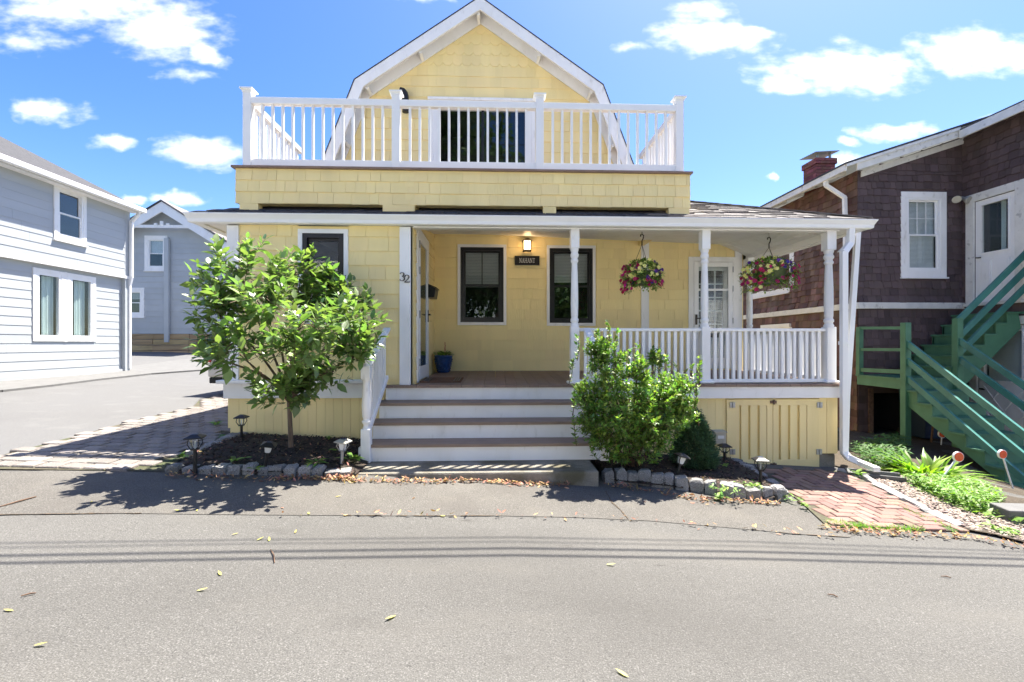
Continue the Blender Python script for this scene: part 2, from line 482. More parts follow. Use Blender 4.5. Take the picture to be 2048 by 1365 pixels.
    def build(s, name, mat, parent=None, bevel=0.0, kind=None, label=None):
        off = world_origin(parent)
        o = bpy.data.objects.new(name, s.mesh(name, MT[mat] if isinstance(mat, str) else mat, off))
        COL.objects.link(o)
        if parent is not None:
            o.parent = parent
            ORIG[o.name] = off
        if bevel:
            b = o.modifiers.new('bevel', 'BEVEL'); b.width = bevel; b.segments = 2; b.limit_method = 'ANGLE'
        if kind: o['kind'] = kind
        if label: o['label'] = label
        return o

def thing(name, label, cat, loc=(0, 0, 0), group=None, local=False, rot=(0, 0, 0)):
    o = bpy.data.objects.new(name, None)
    o.empty_display_size = .2
    o.location = loc
    o.rotation_euler = rot
    o['label'] = label; o['category'] = cat
    if group: o['group'] = group
    COL.objects.link(o)
    ORIG[o.name] = Vector((0, 0, 0)) if local else Vector(loc)
    return o
def tag(o, label, cat, group=None):
    o['label'] = label; o['category'] = cat
    if group: o['group'] = group
    return o
def struct(o):
    o['kind'] = 'structure'
    return o
def inst(name, mesh, parent, loc, rot=(0, 0, 0), scale=(1, 1, 1), label=None):
    o = bpy.data.objects.new(name, mesh)
    COL.objects.link(o)
    off = world_origin(parent)
    o.parent = parent
    o.location = Vector(loc) - off
    o.rotation_euler = rot
    o.scale = scale
    if label: o['label'] = label
    return o
def copy_tree(o, parent=None):
    c = o.copy(); COL.objects.link(c)
    if parent is not None: c.parent = parent
    for ch in list(o.children):
        copy_tree(ch, c)
    return c

def T_front(y): return Matrix.Translation((0, y, 0))                                        # u = X, faces -Y
def T_east(x): return Matrix.Translation((x, 0, 0)) @ Matrix.Rotation(R(90), 4, 'Z')        # u = Y, faces +X
def T_west(x): return Matrix.Translation((x, 0, 0)) @ Matrix.Rotation(R(-90), 4, 'Z')       # u = -Y, faces -X

def wall_cells(mb, u0, u1, z0, z1, holes=(), thick=.12):
    us = sorted({u0, u1, *[c for h in holes for c in h[:2] if u0 < c < u1]})
    zs = sorted({z0, z1, *[c for h in holes for c in h[2:] if z0 < c < z1]})
    for a, b in zip(us, us[1:]):
        for c, d in zip(zs, zs[1:]):
            mu, mz = (a + b) / 2, (c + d) / 2
            if any(h[0] < mu < h[1] and h[2] < mz < h[3] for h in holes): continue
            mb.box(a, b, 0, thick, c, d)
    return mb

def free_spans(u0, u1, z0, z1, holes):
    spans = [(u0, u1)]
    for (a, b, c, d) in holes:
        ov = min(z1, d) - max(z0, c)
        if ov < .25 * (z1 - z0): continue
        out = []
        for (p, q) in spans:
            if b <= p or a >= q: out.append((p, q)); continue
            if a > p: out.append((p, a))
            if b < q: out.append((b, q))
        spans = out
    return [s for s in spans if s[1] - s[0] > .02]

def shingle_mesh(name, mat, th=.016, top=.003, cut=0.0):
    if cut == 0:
        v = [(0, 0, 0), (1, 0, 0), (1, -th, 0), (0, -th, 0), (0, 0, 1), (1, 0, 1), (1, -top, 1), (0, -top, 1)]
        f = [(0, 1, 2, 3), (3, 2, 6, 7), (0, 3, 7, 4), (1, 5, 6, 2), (4, 7, 6, 5)]
    else:
        pts = [(cut, 0), (1 - cut, 0), (1, cut), (1, 1), (0, 1), (0, cut)]
        v = [(x, 0, z) for x, z in pts] + [(x, -(th + (top - th) * z), z) for x, z in pts]
        f = [tuple(range(6, 12))] + [(i, (i + 1) % 6, 6 + (i + 1) % 6, 6 + i) for i in range(6)]
    me = bpy.data.meshes.new(name)
    me.from_pydata(v, [], f)
    bm = bmesh.new(); bm.from_mesh(me); bmesh.ops.recalc_face_normals(bm, faces=bm.faces[:]); bm.to_mesh(me); bm.free()
    me.materials.append(MT[mat] if isinstance(mat, str) else mat)
    return me

class Shingles:
    """all the shingles of one house: the 300 that show largest become objects, the rest one part per wall"""
    def __init__(s): s.items = []
    def row(s, part, T, spans, z, h, wr, mesh, jit=0.0, thick=1.0, gap=.004):
        for (a, b) in spans:
            u = a - random.uniform(0, wr[0]) if b - a > wr[1] * 1.5 else a
            while u < b - .012:
                w = random.uniform(*wr)
                e = u + w
                if b - e < wr[0] * .5: e = b
                ua, ub = max(u, a), min(e, b)
                if ub - ua > .015:
                    dz = random.uniform(-jit, jit)
                    c = T @ Vector(((ua + ub) / 2, 0, z + h / 2))
                    dist = max(1.0, (c - Vector((0, 0, EYE))).length)
                    vis = 1.0
                    s.items.append(((ub - ua) * h / dist ** 2 * vis, part, T, ua, z + dz, ub - ua - gap, h - dz + .004, mesh, thick * random.uniform(.8, 1.2)))
                u = e
    def finish(s, name, limit=300, rest='shingles'):
        s.items.sort(key=lambda t: -t[0])
        for (_, part, T, u, z, w, h, mesh, th) in s.items[:limit]:
            p = T @ Vector((u, 0, z))
            inst(name, mesh, part, p, T.to_euler(), (w, th, h))
        left = {}
        for it in s.items[limit:]:
            left.setdefault((it[1].name, it[7].name), []).append(it)
        for (pn, mn), its in left.items():
            mb = MB()
            for (_, part, T, u, z, w, h, mesh, th) in its:
                Mx = T @ Matrix.Translation((u, 0, z)) @ Matrix.Diagonal((w, th, h, 1))
                mb.add([Mx @ v.co for v in mesh.vertices], [tuple(p.vertices) for p in mesh.polygons])
            mb.build(rest, mesh.materials[0] if False else its[0][7].materials[0], its[0][1], kind='stuff')

def drape(name, poly, mat, off, step=.5, fn=None, inner=True):
    """a sheet over the ground inside the polygon"""
    n = len(poly)
    pts, edges = [], []
    for i in range(n):
        a, b = Vector(poly[i][:2]), Vector(poly[(i + 1) % n][:2])
        k = max(1, int((b - a).length / step))
        for j in range(k): pts.append(a.lerp(b, j / k))
    m = len(pts)
    edges = [(i, (i + 1) % m) for i in range(m)]
    if inner:
        x0, x1 = min(p.x for p in pts), max(p.x for p in pts); y0, y1 = min(p.y for p in pts), max(p.y for p in pts)
        x = x0 + step / 2
        while x < x1:
            y = y0 + step / 2
            while y < y1:
                if inside((x, y), poly): pts.append(Vector((x, y)))
                y += step
            x += step
    v, e, f, *_ = delaunay_2d_cdt(pts, edges, [list(range(m))], 1, 1e-5)
    mb = MB()
    vs = []
    for p in v:
        z = H(p.x, p.y) + off
        if fn: z += fn(p.x, p.y)
        vs.append((p.x, p.y, z))
    mb.add(vs, [tuple(t) for t in f], True)
    o = mb.build(name, mat)
    return o
def inside(p, poly):
    x, y = p[0], p[1]; c = False
    n = len(poly)
    for i in range(n):
        x1, y1 = poly[i][0], poly[i][1]; x2, y2 = poly[(i + 1) % n][0], poly[(i + 1) % n][1]
        if (y1 > y) != (y2 > y) and x < (x2 - x1) * (y - y1) / (y2 - y1) + x1: c = not c
    return c
def edge_dist(p, poly):
    best = 1e9; q = Vector(p[:2])
    for i in range(len(poly)):
        a, b = Vector(poly[i][:2]), Vector(poly[(i + 1) % len(poly)][:2])
        t = max(0, min(1, (q - a).dot(b - a) / max(1e-9, (b - a).length_squared)))
        best = min(best, (a + (b - a) * t - q).length)
    return best

def leaf_geo(L, W, fold=.18, droop=.12, segs=3):
    prof = [(0.0, .06), (.28, .86), (.62, .82), (1.0, .02)] if segs == 3 else [(0.0, .1), (.45, 1.0), (1.0, .03)]
    v, f = [], []
    for t, w in prof:
        z0 = -droop * L * t * t
        v += [(-W / 2 * w, L * t, z0 + fold * W * w * .5), (0, L * t, z0), (W / 2 * w, L * t, z0 + fold * W * w * .5)]
    for i in range(len(prof) - 1):
        a = i * 3
        f += [(a, a + 1, a + 4, a + 3), (a + 1, a + 2, a + 5, a + 4)]
    return np.array(v), f

def orient(d, up):
    """columns x,y,z with y along d"""
    d = d / (np.linalg.norm(d) + 1e-9)
    x = np.cross(d, up); nx = np.linalg.norm(x)
    x = x / nx if nx > 1e-6 else np.array([1., 0, 0])
    z = np.cross(x, d)
    return np.stack([x, d, z], axis=1)

def scatter(name, geo, frames, mat, parent=None, kind='stuff', top=False):
    """frames: list of (3x3, loc); ONE mesh of many small faces"""
    bv, bf = geo
    n = len(bv)
    A = np.array([f[0] for f in frames]); P = np.array([f[1] for f in frames])
    V = (np.einsum('kij,nj->kni', A, bv) + P[:, None, :]).reshape(-1, 3)
    off = np.array(world_origin(parent))
    V = V - off
    ls, tot = [], []
    for f in bf: tot.append(len(f))
    base = np.concatenate([np.array(f) for f in bf])
    k = len(frames)
    loops = (base[None, :] + (np.arange(k) * n)[:, None]).reshape(-1)
    totals = np.tile(np.array(tot), k)
    starts = np.concatenate([[0], np.cumsum(totals)[:-1]])
    me = bpy.data.meshes.new(name)
    me.vertices.add(len(V)); me.vertices.foreach_set('co', V.astype(np.float32).ravel())
    me.loops.add(len(loops)); me.loops.foreach_set('vertex_index', loops.astype(np.int32))
    me.polygons.add(len(totals)); me.polygons.foreach_set('loop_start', starts.astype(np.int32)); me.polygons.foreach_set('loop_total', totals.astype(np.int32))
    me.polygons.foreach_set('use_smooth', np.ones(len(totals), dtype=bool))
    me.update(calc_edges=True)
    me.materials.append(MT[mat])
    o = bpy.data.objects.new(name, me)
    COL.objects.link(o)
    if parent is not None:
        o.parent = parent; ORIG[o.name] = Vector(off)
    if kind: o['kind'] = kind
    return o
def geo_mesh(name, geo, mat):
    me = bpy.data.meshes.new(name)
    me.from_pydata([tuple(v) for v in geo[0]], [], geo[1])
    me.polygons.foreach_set('use_smooth', [True] * len(me.polygons))
    me.materials.append(MT[mat]); me.update()
    return me
def np_euler(A):
    return Matrix([list(r) for r in A]).to_euler()
# ------------------------------------------------------------------ ground, road, paths
def axis(lo, hi, near):
    a = [lo, lo * .5, lo * .25, lo * .12]
    v = near[0]
    while v <= near[1]:
        a.append(v); v += near[2]
    a += [hi * .12, hi * .25, hi * .5, hi]
    return sorted(set(a))
def grid_sheet(name, xs, ys, mat, off):
    mb = MB()
    vs = [(x, y, H(x, y) + off) for y in ys for x in xs]
    n = len(xs)
    fs = [(j * n + i, j * n + i + 1, (j + 1) * n + i + 1, (j + 1) * n + i) for j in range(len(ys) - 1) for i in range(n - 1)]
    mb.add(vs, fs, True)
    return struct(mb.build(name, mat))
grid_sheet('ground', axis(-900, 900, (-30, 30, 3)), axis(-900, 900, (-30, 40, 3)), 'grassland', -.06)
gx = [-60, -50, -40, -32, -26, -22] + [-20 + .5 * i for i in range(0, 64)] + [12.5, 16, 22, 30, 45]
gy = [-45, -30, -20, -12] + [-8 + .5 * i for i in range(0, 70)] + [28, 32, 40, 55, 80]
grid_sheet('road', gx, gy, 'asphalt', 0.0)

# strip of older asphalt between the seam and the house fronts
seam_px = [(-260, 1036), (0, 1031), (250, 1028), (500, 1031), (800, 1033), (1000, 1033), (1150, 1036), (1300, 1043), (1450, 1056), (1600, 1070), (1700, 1076)]
seam = [gp(*p) for p in seam_px]
edge_px = [(1715, 1060), (1640, 1048), (1590, 1003), (1400, 985), (1200, 955), (1000, 950), (700, 940), (330, 935), (150, 940), (0, 946), (-260, 956)]
drape('old_road_strip', seam + [gp(*p) for p in edge_px], 'asphalt2', .004)['kind'] = 'structure'
def ribbon(name, pts, w, mat, off, jag=.5, kind='structure', broken=False):
    mb = MB(); vs = []
    n = len(pts)
    fine = []
    for i in range(n - 1):
        k = max(1, int((pts[i + 1] - pts[i]).length / .05))
        for j in range(k): fine.append(pts[i].lerp(pts[i + 1], j / k))
    fine.append(pts[-1])
    for i, p in enumerate(fine):
        d = (fine[min(i + 1, len(fine) - 1)] - fine[max(i - 1, 0)]); d.z = 0; d.normalize()
        q = Vector((-d.y, d.x, 0))
        a, b = w * random.uniform(1 - jag, 1 + jag) / 2, w * random.uniform(1 - jag, 1 + jag) / 2
        o = q * random.uniform(-.25, .25) * w
        for s in (-a, b):
            r = p + q * s + o
            vs.append((r.x, r.y, H(r.x, r.y) + off))
    show = lambda i: not broken or math.sin(i * .11) + math.sin(i * .037 + 1) * .8 + random.uniform(-.5, .5) > .25
    mb.add(vs, [(2 * i, 2 * i + 2, 2 * i + 3, 2 * i + 1) for i in range(len(fine) - 1) if show(i)], True)
    o = mb.build(name, mat); o['kind'] = kind
    return o
ribbon('road_seam', seam, .008, 'seam', .007, .95, broken=True)
ribbon('road_crack', [gp(1212, 985), gp(1225, 1008), gp(1242, 1022), gp(1256, 1040)], .012, 'seam', .009, .9)

drape('pavement', [Vector((-34, -2.7, 0)), Vector((-34, -7.4, 0)), Vector((34, -7.4, 0)), Vector((34, -2.7, 0))], 'pale_conc', .06, 2.0)['kind'] = 'structure'  # unseen pavement across the street, added pale to bounce sunlight onto the fronts

# side road climbing past the left of the house, pale in the sun, and the pavement by the pale blue house
line_px = [(0, 914), (130, 880), (250, 848), (340, 826), (383, 816), (392, 806)]
drive_edge = [gp(*p) for p in line_px]
curb_px = [(-120, 793), (0, 785), (100, 774), (200, 761), (300, 750), (420, 741), (520, 733)]
curb = [gp(*p) for p in curb_px]
side_poly = [gp(-260, 985)] + drive_edge + [gp(400, 798), gp(470, 786)] + [Vector((-5.4, 13, 0)), Vector((-4.6, 19.8, 0)), Vector((-24, 19.8, 0)), Vector((-24, 5, 0)), Vector((-10, 2.4, 0))]
drape('side_road', side_poly, 'asphalt3', .005, .8)['kind'] = 'structure'
pv = [p.copy() for p in curb] + [Vector((-7.2, 17.5, 0)), Vector((-11.4, 19.5, 0)), Vector((-11.4, 6.5, 0))]
drape('pavement', pv, 'grey_conc', .03, .8)['kind'] = 'structure'
mb = MB()
for a, b in zip(curb, curb[1:]):
    mb.beam(a + Vector((0, 0, .01)), b + Vector((0, 0, .01)), .10, .07)
struct(mb.build('kerb', 'grey_conc'))

# ---- paved drive beside the house, every paver its own
pave_px = [(-200, 962), (330, 947), (326, 938), (470, 882), (468, 866)]
pave_poly = [Vector((-6.5, gp(0, 951).y - .02, 0))] + [gp(330, 946), gp(330, 936), gp(470, 880)] + [Vector((-3.42, 5.9, 0)), Vector((-3.42, 11, 0)), Vector((-4.9, 11, 0))] + \
            [gp(430, 795), gp(398, 803), gp(386, 816)] + [p.copy() for p in reversed(drive_edge[:-2])] + [Vector((-7, gp(0, 914).y - .3, 0))]
drive = struct(drape('paved_drive', pave_poly, 'sand', .012, .5))
def stone_mesh(name, mat, sx, sy_, sz_, c, jit):
    mb = MB().cham(-sx / 2, sx / 2, -sy_ / 2, sy_ / 2, 0, sz_, c)
    mb.v = [(a + random.uniform(-jit, jit), b + random.uniform(-jit, jit), d + (random.uniform(-jit, jit) if d > 0 else 0)) for a, b, d in mb.v]
    return mb.mesh(name, MT[mat])
pm = [stone_mesh('paver', 'paver', .190, .146, .053, .007, .003) for _ in range(5)]
spots = []
row = 0
y = 2.7
while y < 9.5:
    x = -9 + (row % 2) * .1
    while x < -3.3:
        if inside((x, y), pave_poly) and edge_dist((x, y), pave_poly) > .05:
            spots.append((x, y))
        x += .206
    y += .163; row += 1
spots.sort(key=lambda p: p[0] ** 2 + p[1] ** 2)
for (x, y) in spots[:300]:
    inst('paver', random.choice(pm), drive, (x, y, H(x, y) - .024 + random.uniform(-.004, .004)), (random.uniform(-.02, .02), random.uniform(-.02, .02) + .045, random.uniform(-.02, .02)))
if spots[300:]:
    mb = MB()
    for (x, y) in spots[300:]:
        mb.cham(x - .099, x + .099, y - .0775, y + .0775, H(x, y) - .02, H(x, y) + .026 + random.uniform(-.004, .004), .009)
    mb.build('far_pavers', 'paver', drive, kind='stuff')

# ---- herringbone brick path to the hatch
P1, P2, P3, P4 = gp(1520, 938), gp(1690, 945), gp(1935, 1066), gp(1655, 1056)
path_poly = [P1, P2, gp(1800, 1000), P3, gp(1790, 1060), P4, gp(1600, 1005), gp(1560, 975)]
path = struct(drape('brick_path', path_poly, 'sand', .012, .3))
bmesh_v = [stone_mesh('brick', 'brick', .190, .091, .05, .006, .002) for _ in range(5)]
W = .101
for i in range(-5, 60):
    for j in range(-5, 60):
        k = (i - j) % 4
        if k == 0: c, r = (i + 1.0, j + .5), 0
        elif k == 3: c, r = (i + .5, j + 1.0), R(90)
        else: continue
        x, y = 1.6 + c[0] * W, 2.9 + c[1] * W
        if inside((x, y), path_poly) and edge_dist((x, y), path_poly) > .035:
            inst('brick', random.choice(bmesh_v), path, (x, y, H(x, y) - .026 + random.uniform(-.004, .004)), (random.uniform(-.012, .012) + (.06 if r else 0), random.uniform(-.012, .012) + (0 if r else .06), r + random.uniform(-.015, .015)))

# ------------------------------------------------------------------ the yellow house
YD, YF, YR, YL, YW, YP, YG, YRK = 5.78, 5.80, 5.92, 5.87, 7.9, 6.0, 7.9, 7.58
ZF, ZB = fz(960, 770.5, 5.8), fz(960, 742, 7.9)             # porch floor front and back
def zdeck(y): return ZF + (ZB - ZF) * (y - YD) / (YW - YD)
XL, XJ, XPR = fx(456, YL), fx(826, 5.9), 4.45
XJ0, XJ1 = fx(800, YL), fx(822, YL)
XC = fx(1479, YW)
ZBEAM = fz(1000, 457, YL)
house = thing('yellow_house', 'yellow shingled house with white trim, gambrel gable and roof deck above a deep porch', 'house', (0, YL, 0))
sh = Shingles()
ysh = [shingle_mesh('shingle', 'yellow', .016, .003)]
scut = [shingle_mesh('scalloped_shingle', 'yellow', .012, .003, cut=.24)]
EXP = .178
def rows(part, T, u0, u1, z0, z1, holes=(), exp=EXP, wr=(.10, .24), mesh=None, jit=.0, thick=1.0, start=None):
    z = z0
    while z < z1 - .02:
        h = min(exp, z1 - z)
        sh.row(part, T, free_spans(u0, u1, z, z + h, holes), z, h, wr, mesh or ysh[0], jit, thick)
        z += exp

def window(parent, T, u0, u1, z0, z1, name='window', trim=.075, trimmat='white', framemat='black', kind='double', muntin=False, blind=None, sill=False,
           border=.055, depth=.7, label=None, blind_to=.5, roommat='room', glass='glass', grid=None, curtain=None):
    """u0..z1: the frame's outer size; the casing goes round it"""
    mb = MB(T)
    t = trim
    mb.box(u0 - t, u1 + t, -.03, 0, z1, z1 + t); mb.box(u0 - t, u1 + t, -.03, 0, z0 - t, z0)
    mb.box(u0 - t, u0, -.03, 0, z0, z1); mb.box(u1, u1 + t, -.03, 0, z0, z1)
    w = mb.build(name, trimmat, parent, bevel=.004, label=label)
    b = border
    f = MB(T)
    f.box(u0, u1, -.022, .05, z1 - b, z1); f.box(u0, u1, -.022, .05, z0, z0 + b)
    f.box(u0, u0 + b, -.022, .05, z0 + b, z1 - b); f.box(u1 - b, u1, -.022, .05, z0 + b, z1 - b)
    f.build('frame', framemat, w)
    a0, a1, c0, c1 = u0 + b, u1 - b, z0 + b, z1 - b
    if kind == 'double':
        m = (c0 + c1) / 2 - .01
        for (lo, hi, y0) in ((m - .02, c1, .022), (c0, m + .02, -.004)):
            s_ = MB(T); q = .032
            s_.box(a0, a1, y0, y0 + .022, hi - q, hi); s_.box(a0, a1, y0, y0 + .022, lo, lo + q)
            s_.box(a0, a0 + q, y0, y0 + .022, lo + q, hi - q); s_.box(a1 - q, a1, y0, y0 + .022, lo + q, hi - q)
            up = lo > c0 + .01
            if up and muntin:
                s_.box((a0 + a1) / 2 - .008, (a0 + a1) / 2 + .008, y0, y0 + .02, lo + q, hi - q)
            if up and grid:
                for i in range(1, grid[0]):
                    uu = a0 + q + (a1 - a0 - 2 * q) * i / grid[0]; s_.box(uu - .006, uu + .006, y0 + .004, y0 + .012, lo + q, hi - q)
                for i in range(1, grid[1]):
                    zz = lo + q + (hi - lo - 2 * q) * i / grid[1]; s_.box(a0 + q, a1 - q, y0 + .005, y0 + .011, zz - .006, zz + .006)
            s_.build('sash', framemat, w)
            MB(T).box(a0 + q - .004, a1 - q + .004, y0 + .013, y0 + .016, lo + q - .004, hi - q + .004).build('pane', glass, w)
    else:
        MB(T).box(a0, a1, .012, .016, c0, c1).build('pane', glass, w)
    if blind:
        bl = MB(T)
        z = c1
        zb = c1 - (c1 - c0) * blind_to
        while z > zb:
            bl.box(a0, a1, .085, .088, z - .024, z - .002); z -= .026
        bl.box(a0, a1, .08, .095, zb - .03, zb)
        bl.build('blind', blind, w)
    if curtain:
        cu = MB(T)
        for (p, q) in curtain:
            ua, ub = a0 + (a1 - a0) * p, a0 + (a1 - a0) * q
            n = max(6, int((ub - ua) / .02))
            vs = []
            for i in range(n + 1):
                u = ua + (ub - ua) * i / n
                yy = .13 + .022 * math.sin(i * 1.7) + .01 * math.sin(i * .6)
                vs += [(u, yy, c0), (u, yy, c1)]
            cu.add(vs, [(2 * i, 2 * i + 2, 2 * i + 3, 2 * i + 1) for i in range(n)], True)
        cu.build('curtain', 'curtain', w)
    r = MB(T)
    r.box(u0, u1, depth, depth + .02, z0, z1); r.box(u0 - .02, u0, .05, depth, z0, z1); r.box(u1, u1 + .02, .05, depth, z0, z1)
    r.box(u0, u1, .05, depth, z0 - .02, z0); r.box(u0, u1, .05, depth, z1, z1 + .02)
    r.build('room', roommat, w)
    if sill:
        MB(T).box(u0 - t - .02, u1 + t + .02, -.06, 0, z0 - t - .03, z0 - t).build('sill', trimmat, w)
    return w
def fwin(px0, px1, py0, py1, Y):
    """pixel box on a street-facing plane -> u0,u1,z0,z1"""
    xm = (px0 + px1) / 2
    return fx(px0, Y), fx(px1, Y), fz(xm, py1, Y), fz(xm, py0, Y)

# -- porch back wall
w1 = fwin(921, 1007, 495.5, 645, YW); w2 = fwin(1099, 1185, 497.5, 646.5, YW)
dr = fwin(1386, 1464, 525, 745, YW); dr = (dr[0], dr[1], ZB + .03, dr[3])
ZC = fz(1000, 470, YW)                                       # porch ceiling
tb = fwin(1282, 1297, 480, 745, YW)
TB = T_front(YW)
holes = [w1, w2, dr]
pad = lambda h, t: (h[0] - t, h[1] + t, h[2] - t, h[3] + t)
bw = wall_cells(MB(TB), XJ - .1, XC, ZB - .3, ZC + .35, holes).build('back_wall', 'yellow_flat', house)
rows(bw, TB, XJ, XC - .09, ZB, ZC + .02, [pad(w1, .07), pad(w2, .07), pad(dr, .08), tb], wr=(.16, .42), thick=1.0)
window(house, TB, *w1, muntin=True, blind='blind', trim=.05)
window(house, TB, *w2, muntin=False, blind='blind', trim=.05, blind_to=.42)
MB(TB).box(tb[0], tb[1], -.026, 0, ZB, ZC).build('trim_board', 'white', house)
MB(TB).box(XC - .09, XC + .03, -.03, .1, ZB - .4, ZC).build('corner_board', 'white', house)

def storm_door(parent, T, d, name, hinge_right, glass_from=.12, mullions=None, inner='white', stile=.085):
    u0, u1, z0, z1 = d
    fr = MB(T)
    t = .09
    fr.box(u0 - t, u0, -.032, 0, z0 - .03, z1 + t); fr.box(u1, u1 + t, -.032, 0, z0 - .03, z1 + t); fr.box(u0, u1, -.032, 0, z1, z1 + t)
    dd = fr.build(name, 'white', parent, bevel=.004)
    s_ = MB(T)
    k = stile
    s_.box(u0 + .004, u0 + k, -.035, -.005, z0, z1 - .004); s_.box(u1 - k, u1 - .004, -.035, -.005, z0, z1 - .004)
    s_.box(u0 + k, u1 - k, -.035, -.005, z1 - k, z1 - .004); s_.box(u0 + k, u1 - k, -.035, -.005, z0, z0 + (z1 - z0) * glass_from)
    s_.build('storm_frame', 'vinyl', dd, bevel=.004)
    zg = z0 + (z1 - z0) * glass_from
    if mullions:
        zz = z0 + (z1 - z0) * mullions
        MB(T).box(u0 + k, u1 - k, -.031, -.010, zz - .018, zz + .018).build('storm_rail', 'vinyl', dd)
    MB(T).box(u0 + k - .004, u1 - k + .004, -.022, -.018, zg - .004, z1 - k + .004).build('pane', 'glass', dd)
    h = MB(T)
    uh = u0 + k / 2 if hinge_right else u1 - k / 2
    zh = z0 + (z1 - z0) * .47
    h.box(uh - .018, uh + .018, -.045, -.035, zh - .11, zh + .07)
    sgn = 1 if hinge_right else -1
    h.tube([(uh, -.035, zh), (uh, -.075, zh), (uh + sgn * .1, -.075, zh)], .011, 6)
    h.build('handle', 'bronze', dd)
    hg = MB(T)
    ug = u1 if hinge_right else u0
    for zz in (.12, .45, .75, .93):
        z = z0 + (z1 - z0) * zz
        hg.box(ug - .008, ug + .008, -.045, -.032, z - .05, z + .05)
    hg.build('hinge', 'steel', dd)
    return dd
rd = storm_door(house, TB, dr, 'door', True, .10, .74)
# the panelled door with panes behind the storm door
ind = MB(TB)
u0, u1, z0, z1 = dr
ind.box(u0, u1, .055, .09, z0, z0 + .55); ind.box(u0, u0 + .13, .055, .09, z0 + .55, z1); ind.box(u1 - .13, u1, .055, .09, z0 + .55, z1); ind.box(u0 + .13, u1 - .13, .055, .09, z1 - .14, z1)
for i in (1, 2):
    uu = u0 + .13 + (u1 - u0 - .26) * i / 3; ind.box(uu - .011, uu + .011, .058, .085, z0 + .55, z1 - .14)
for i in (1, 2, 3, 4):
    zz = z0 + .55 + (z1 - z0 - .69) * i / 5; ind.box(u0 + .13, u1 - .13, .060, .083, zz - .011, zz + .011)
ind.build('inner_door', 'white', rd)
MB(TB).box(u0 + .13, u1 - .13, .07, .073, z0 + .55, z1 - .14).build('inner_pane', 'glass', rd)
r = MB(TB); r.box(u0, u1, .8, .82, z0, z1); r.box(u0 - .02, u0, .1, .8, z0, z1); r.box(u1, u1 + .02, .1, .8, z0, z1); r.box(u0, u1, .1, .8, z1, z1 + .02); r.box(u0, u1, .1, .8, z0 - .02, z0)
r.build('room', 'room', rd)

# -- porch side wall with the entrance door (faces +X)
TE = T_east(XJ)
dY0, dY1 = sy(834, XJ), sy(852, XJ)
ed = (dY0, dY1, zdeck(6.3) + .02, sz(834, 468, XJ))
sw = wall_cells(MB(TE), YL + .12, YW, ZF - .3, ZC + .35, [ed]).build('side_wall', 'yellow_flat', house)
rows(sw, TE, YL + .13, YW - .01, ZF, ZC, [pad(ed, .09)], wr=(.2, .5), thick=1.0)
sd = storm_door(house, TE, ed, 'door', False, .09, None)
MB(TE).box(ed[0], ed[1], .07, .1, ed[2], ed[3]).build('inner_door', 'curtain', sd)

# -- front wall of the room left of the porch
TF = T_front(YL)
lw = fwin(606, 688.5, 468, 640, YL)
ZL0 = fz(620, 760, YL)
fw = wall_cells(MB(TF), XL, XJ, .3, ZBEAM + .06, [lw]).build('front_wall', 'yellow_flat', house)
rows(fw, TF, XL + .14, XJ0, ZL0, ZBEAM + .01, [pad(lw, .055)], wr=(.14, .46), exp=.182)
window(house, TF, *lw, trim=.055, muntin=False, blind=None, depth=1.6, kind='double')
MB(TF).box(XL, XL + .145, -.032, .12, ZL0, ZBEAM).build('corner_board', 'white', house, bevel=.004)
MB(TF).box(XJ0, XJ1, -.034, .12, ZF - .02, ZBEAM).build('corner_board', 'white', house, bevel=.004)
MB(TF).box(XJ1, XJ + .004, .0, .13, ZF, ZBEAM).build('jamb', 'yellow_flat', house)
# left outer wall and the body of the house behind
MB().box(XL, XL + .12, YL + .12, 9.2, 0, ZBEAM + .06).box(-3.15, -3.03, 9.2, 15, 0, 3.4).box(XC, XC + .12, YW + .1, 15, -.8, ZC + .4).box(-3.15, XC, 15, 15.12, -.8, 3.4).build('outer_wall', 'yellow_flat', house)
# water table: ledge and band under the left wall, band under the porch floor
zb0, zb1 = fz(620, 797, YF), fz(620, 770, YF)
MB().box(XL - .02, -1.44, YF, YF + .07, zb0, zb1 + .02).build('band_board', 'white', house, bevel=.004)
MB().box(XL - .07, -1.45, YF - .07, YF + .06, zb1 + .02, ZL0 + .005).build('ledge', 'white', house, bevel=.006)
XS0, XS1 = -1.38, 1.14                                       # stairs
zr0 = fz(1500, 797, YF)
MB().box(XS1, XPR + .1, YF, YF + .05, zr0, ZF - .035).build('band_board', 'white', house, bevel=.004)

# -- porch floor, boards run to the wall
pf = MB().box(XJ - .02, XPR + .08, YF + .1, YW, ZF - .3, ZF - .06).build('porch_floor', 'deck', house)
x = XJ - .36
while x < XPR + .08:
    x1 = min(x + .137, XPR + .1)
    y1 = YW if x > XJ - .02 else YL
    MB().hexa([(x, YD, ZF - .032), (x1, YD, ZF - .032), (x1, y1, zdeck(y1) - .032), (x, y1, zdeck(y1) - .032),
               (x, YD, ZF), (x1, YD, ZF), (x1, y1, zdeck(y1)), (x, y1, zdeck(y1))]).build('floor_board', 'deck', pf)
    x += .142

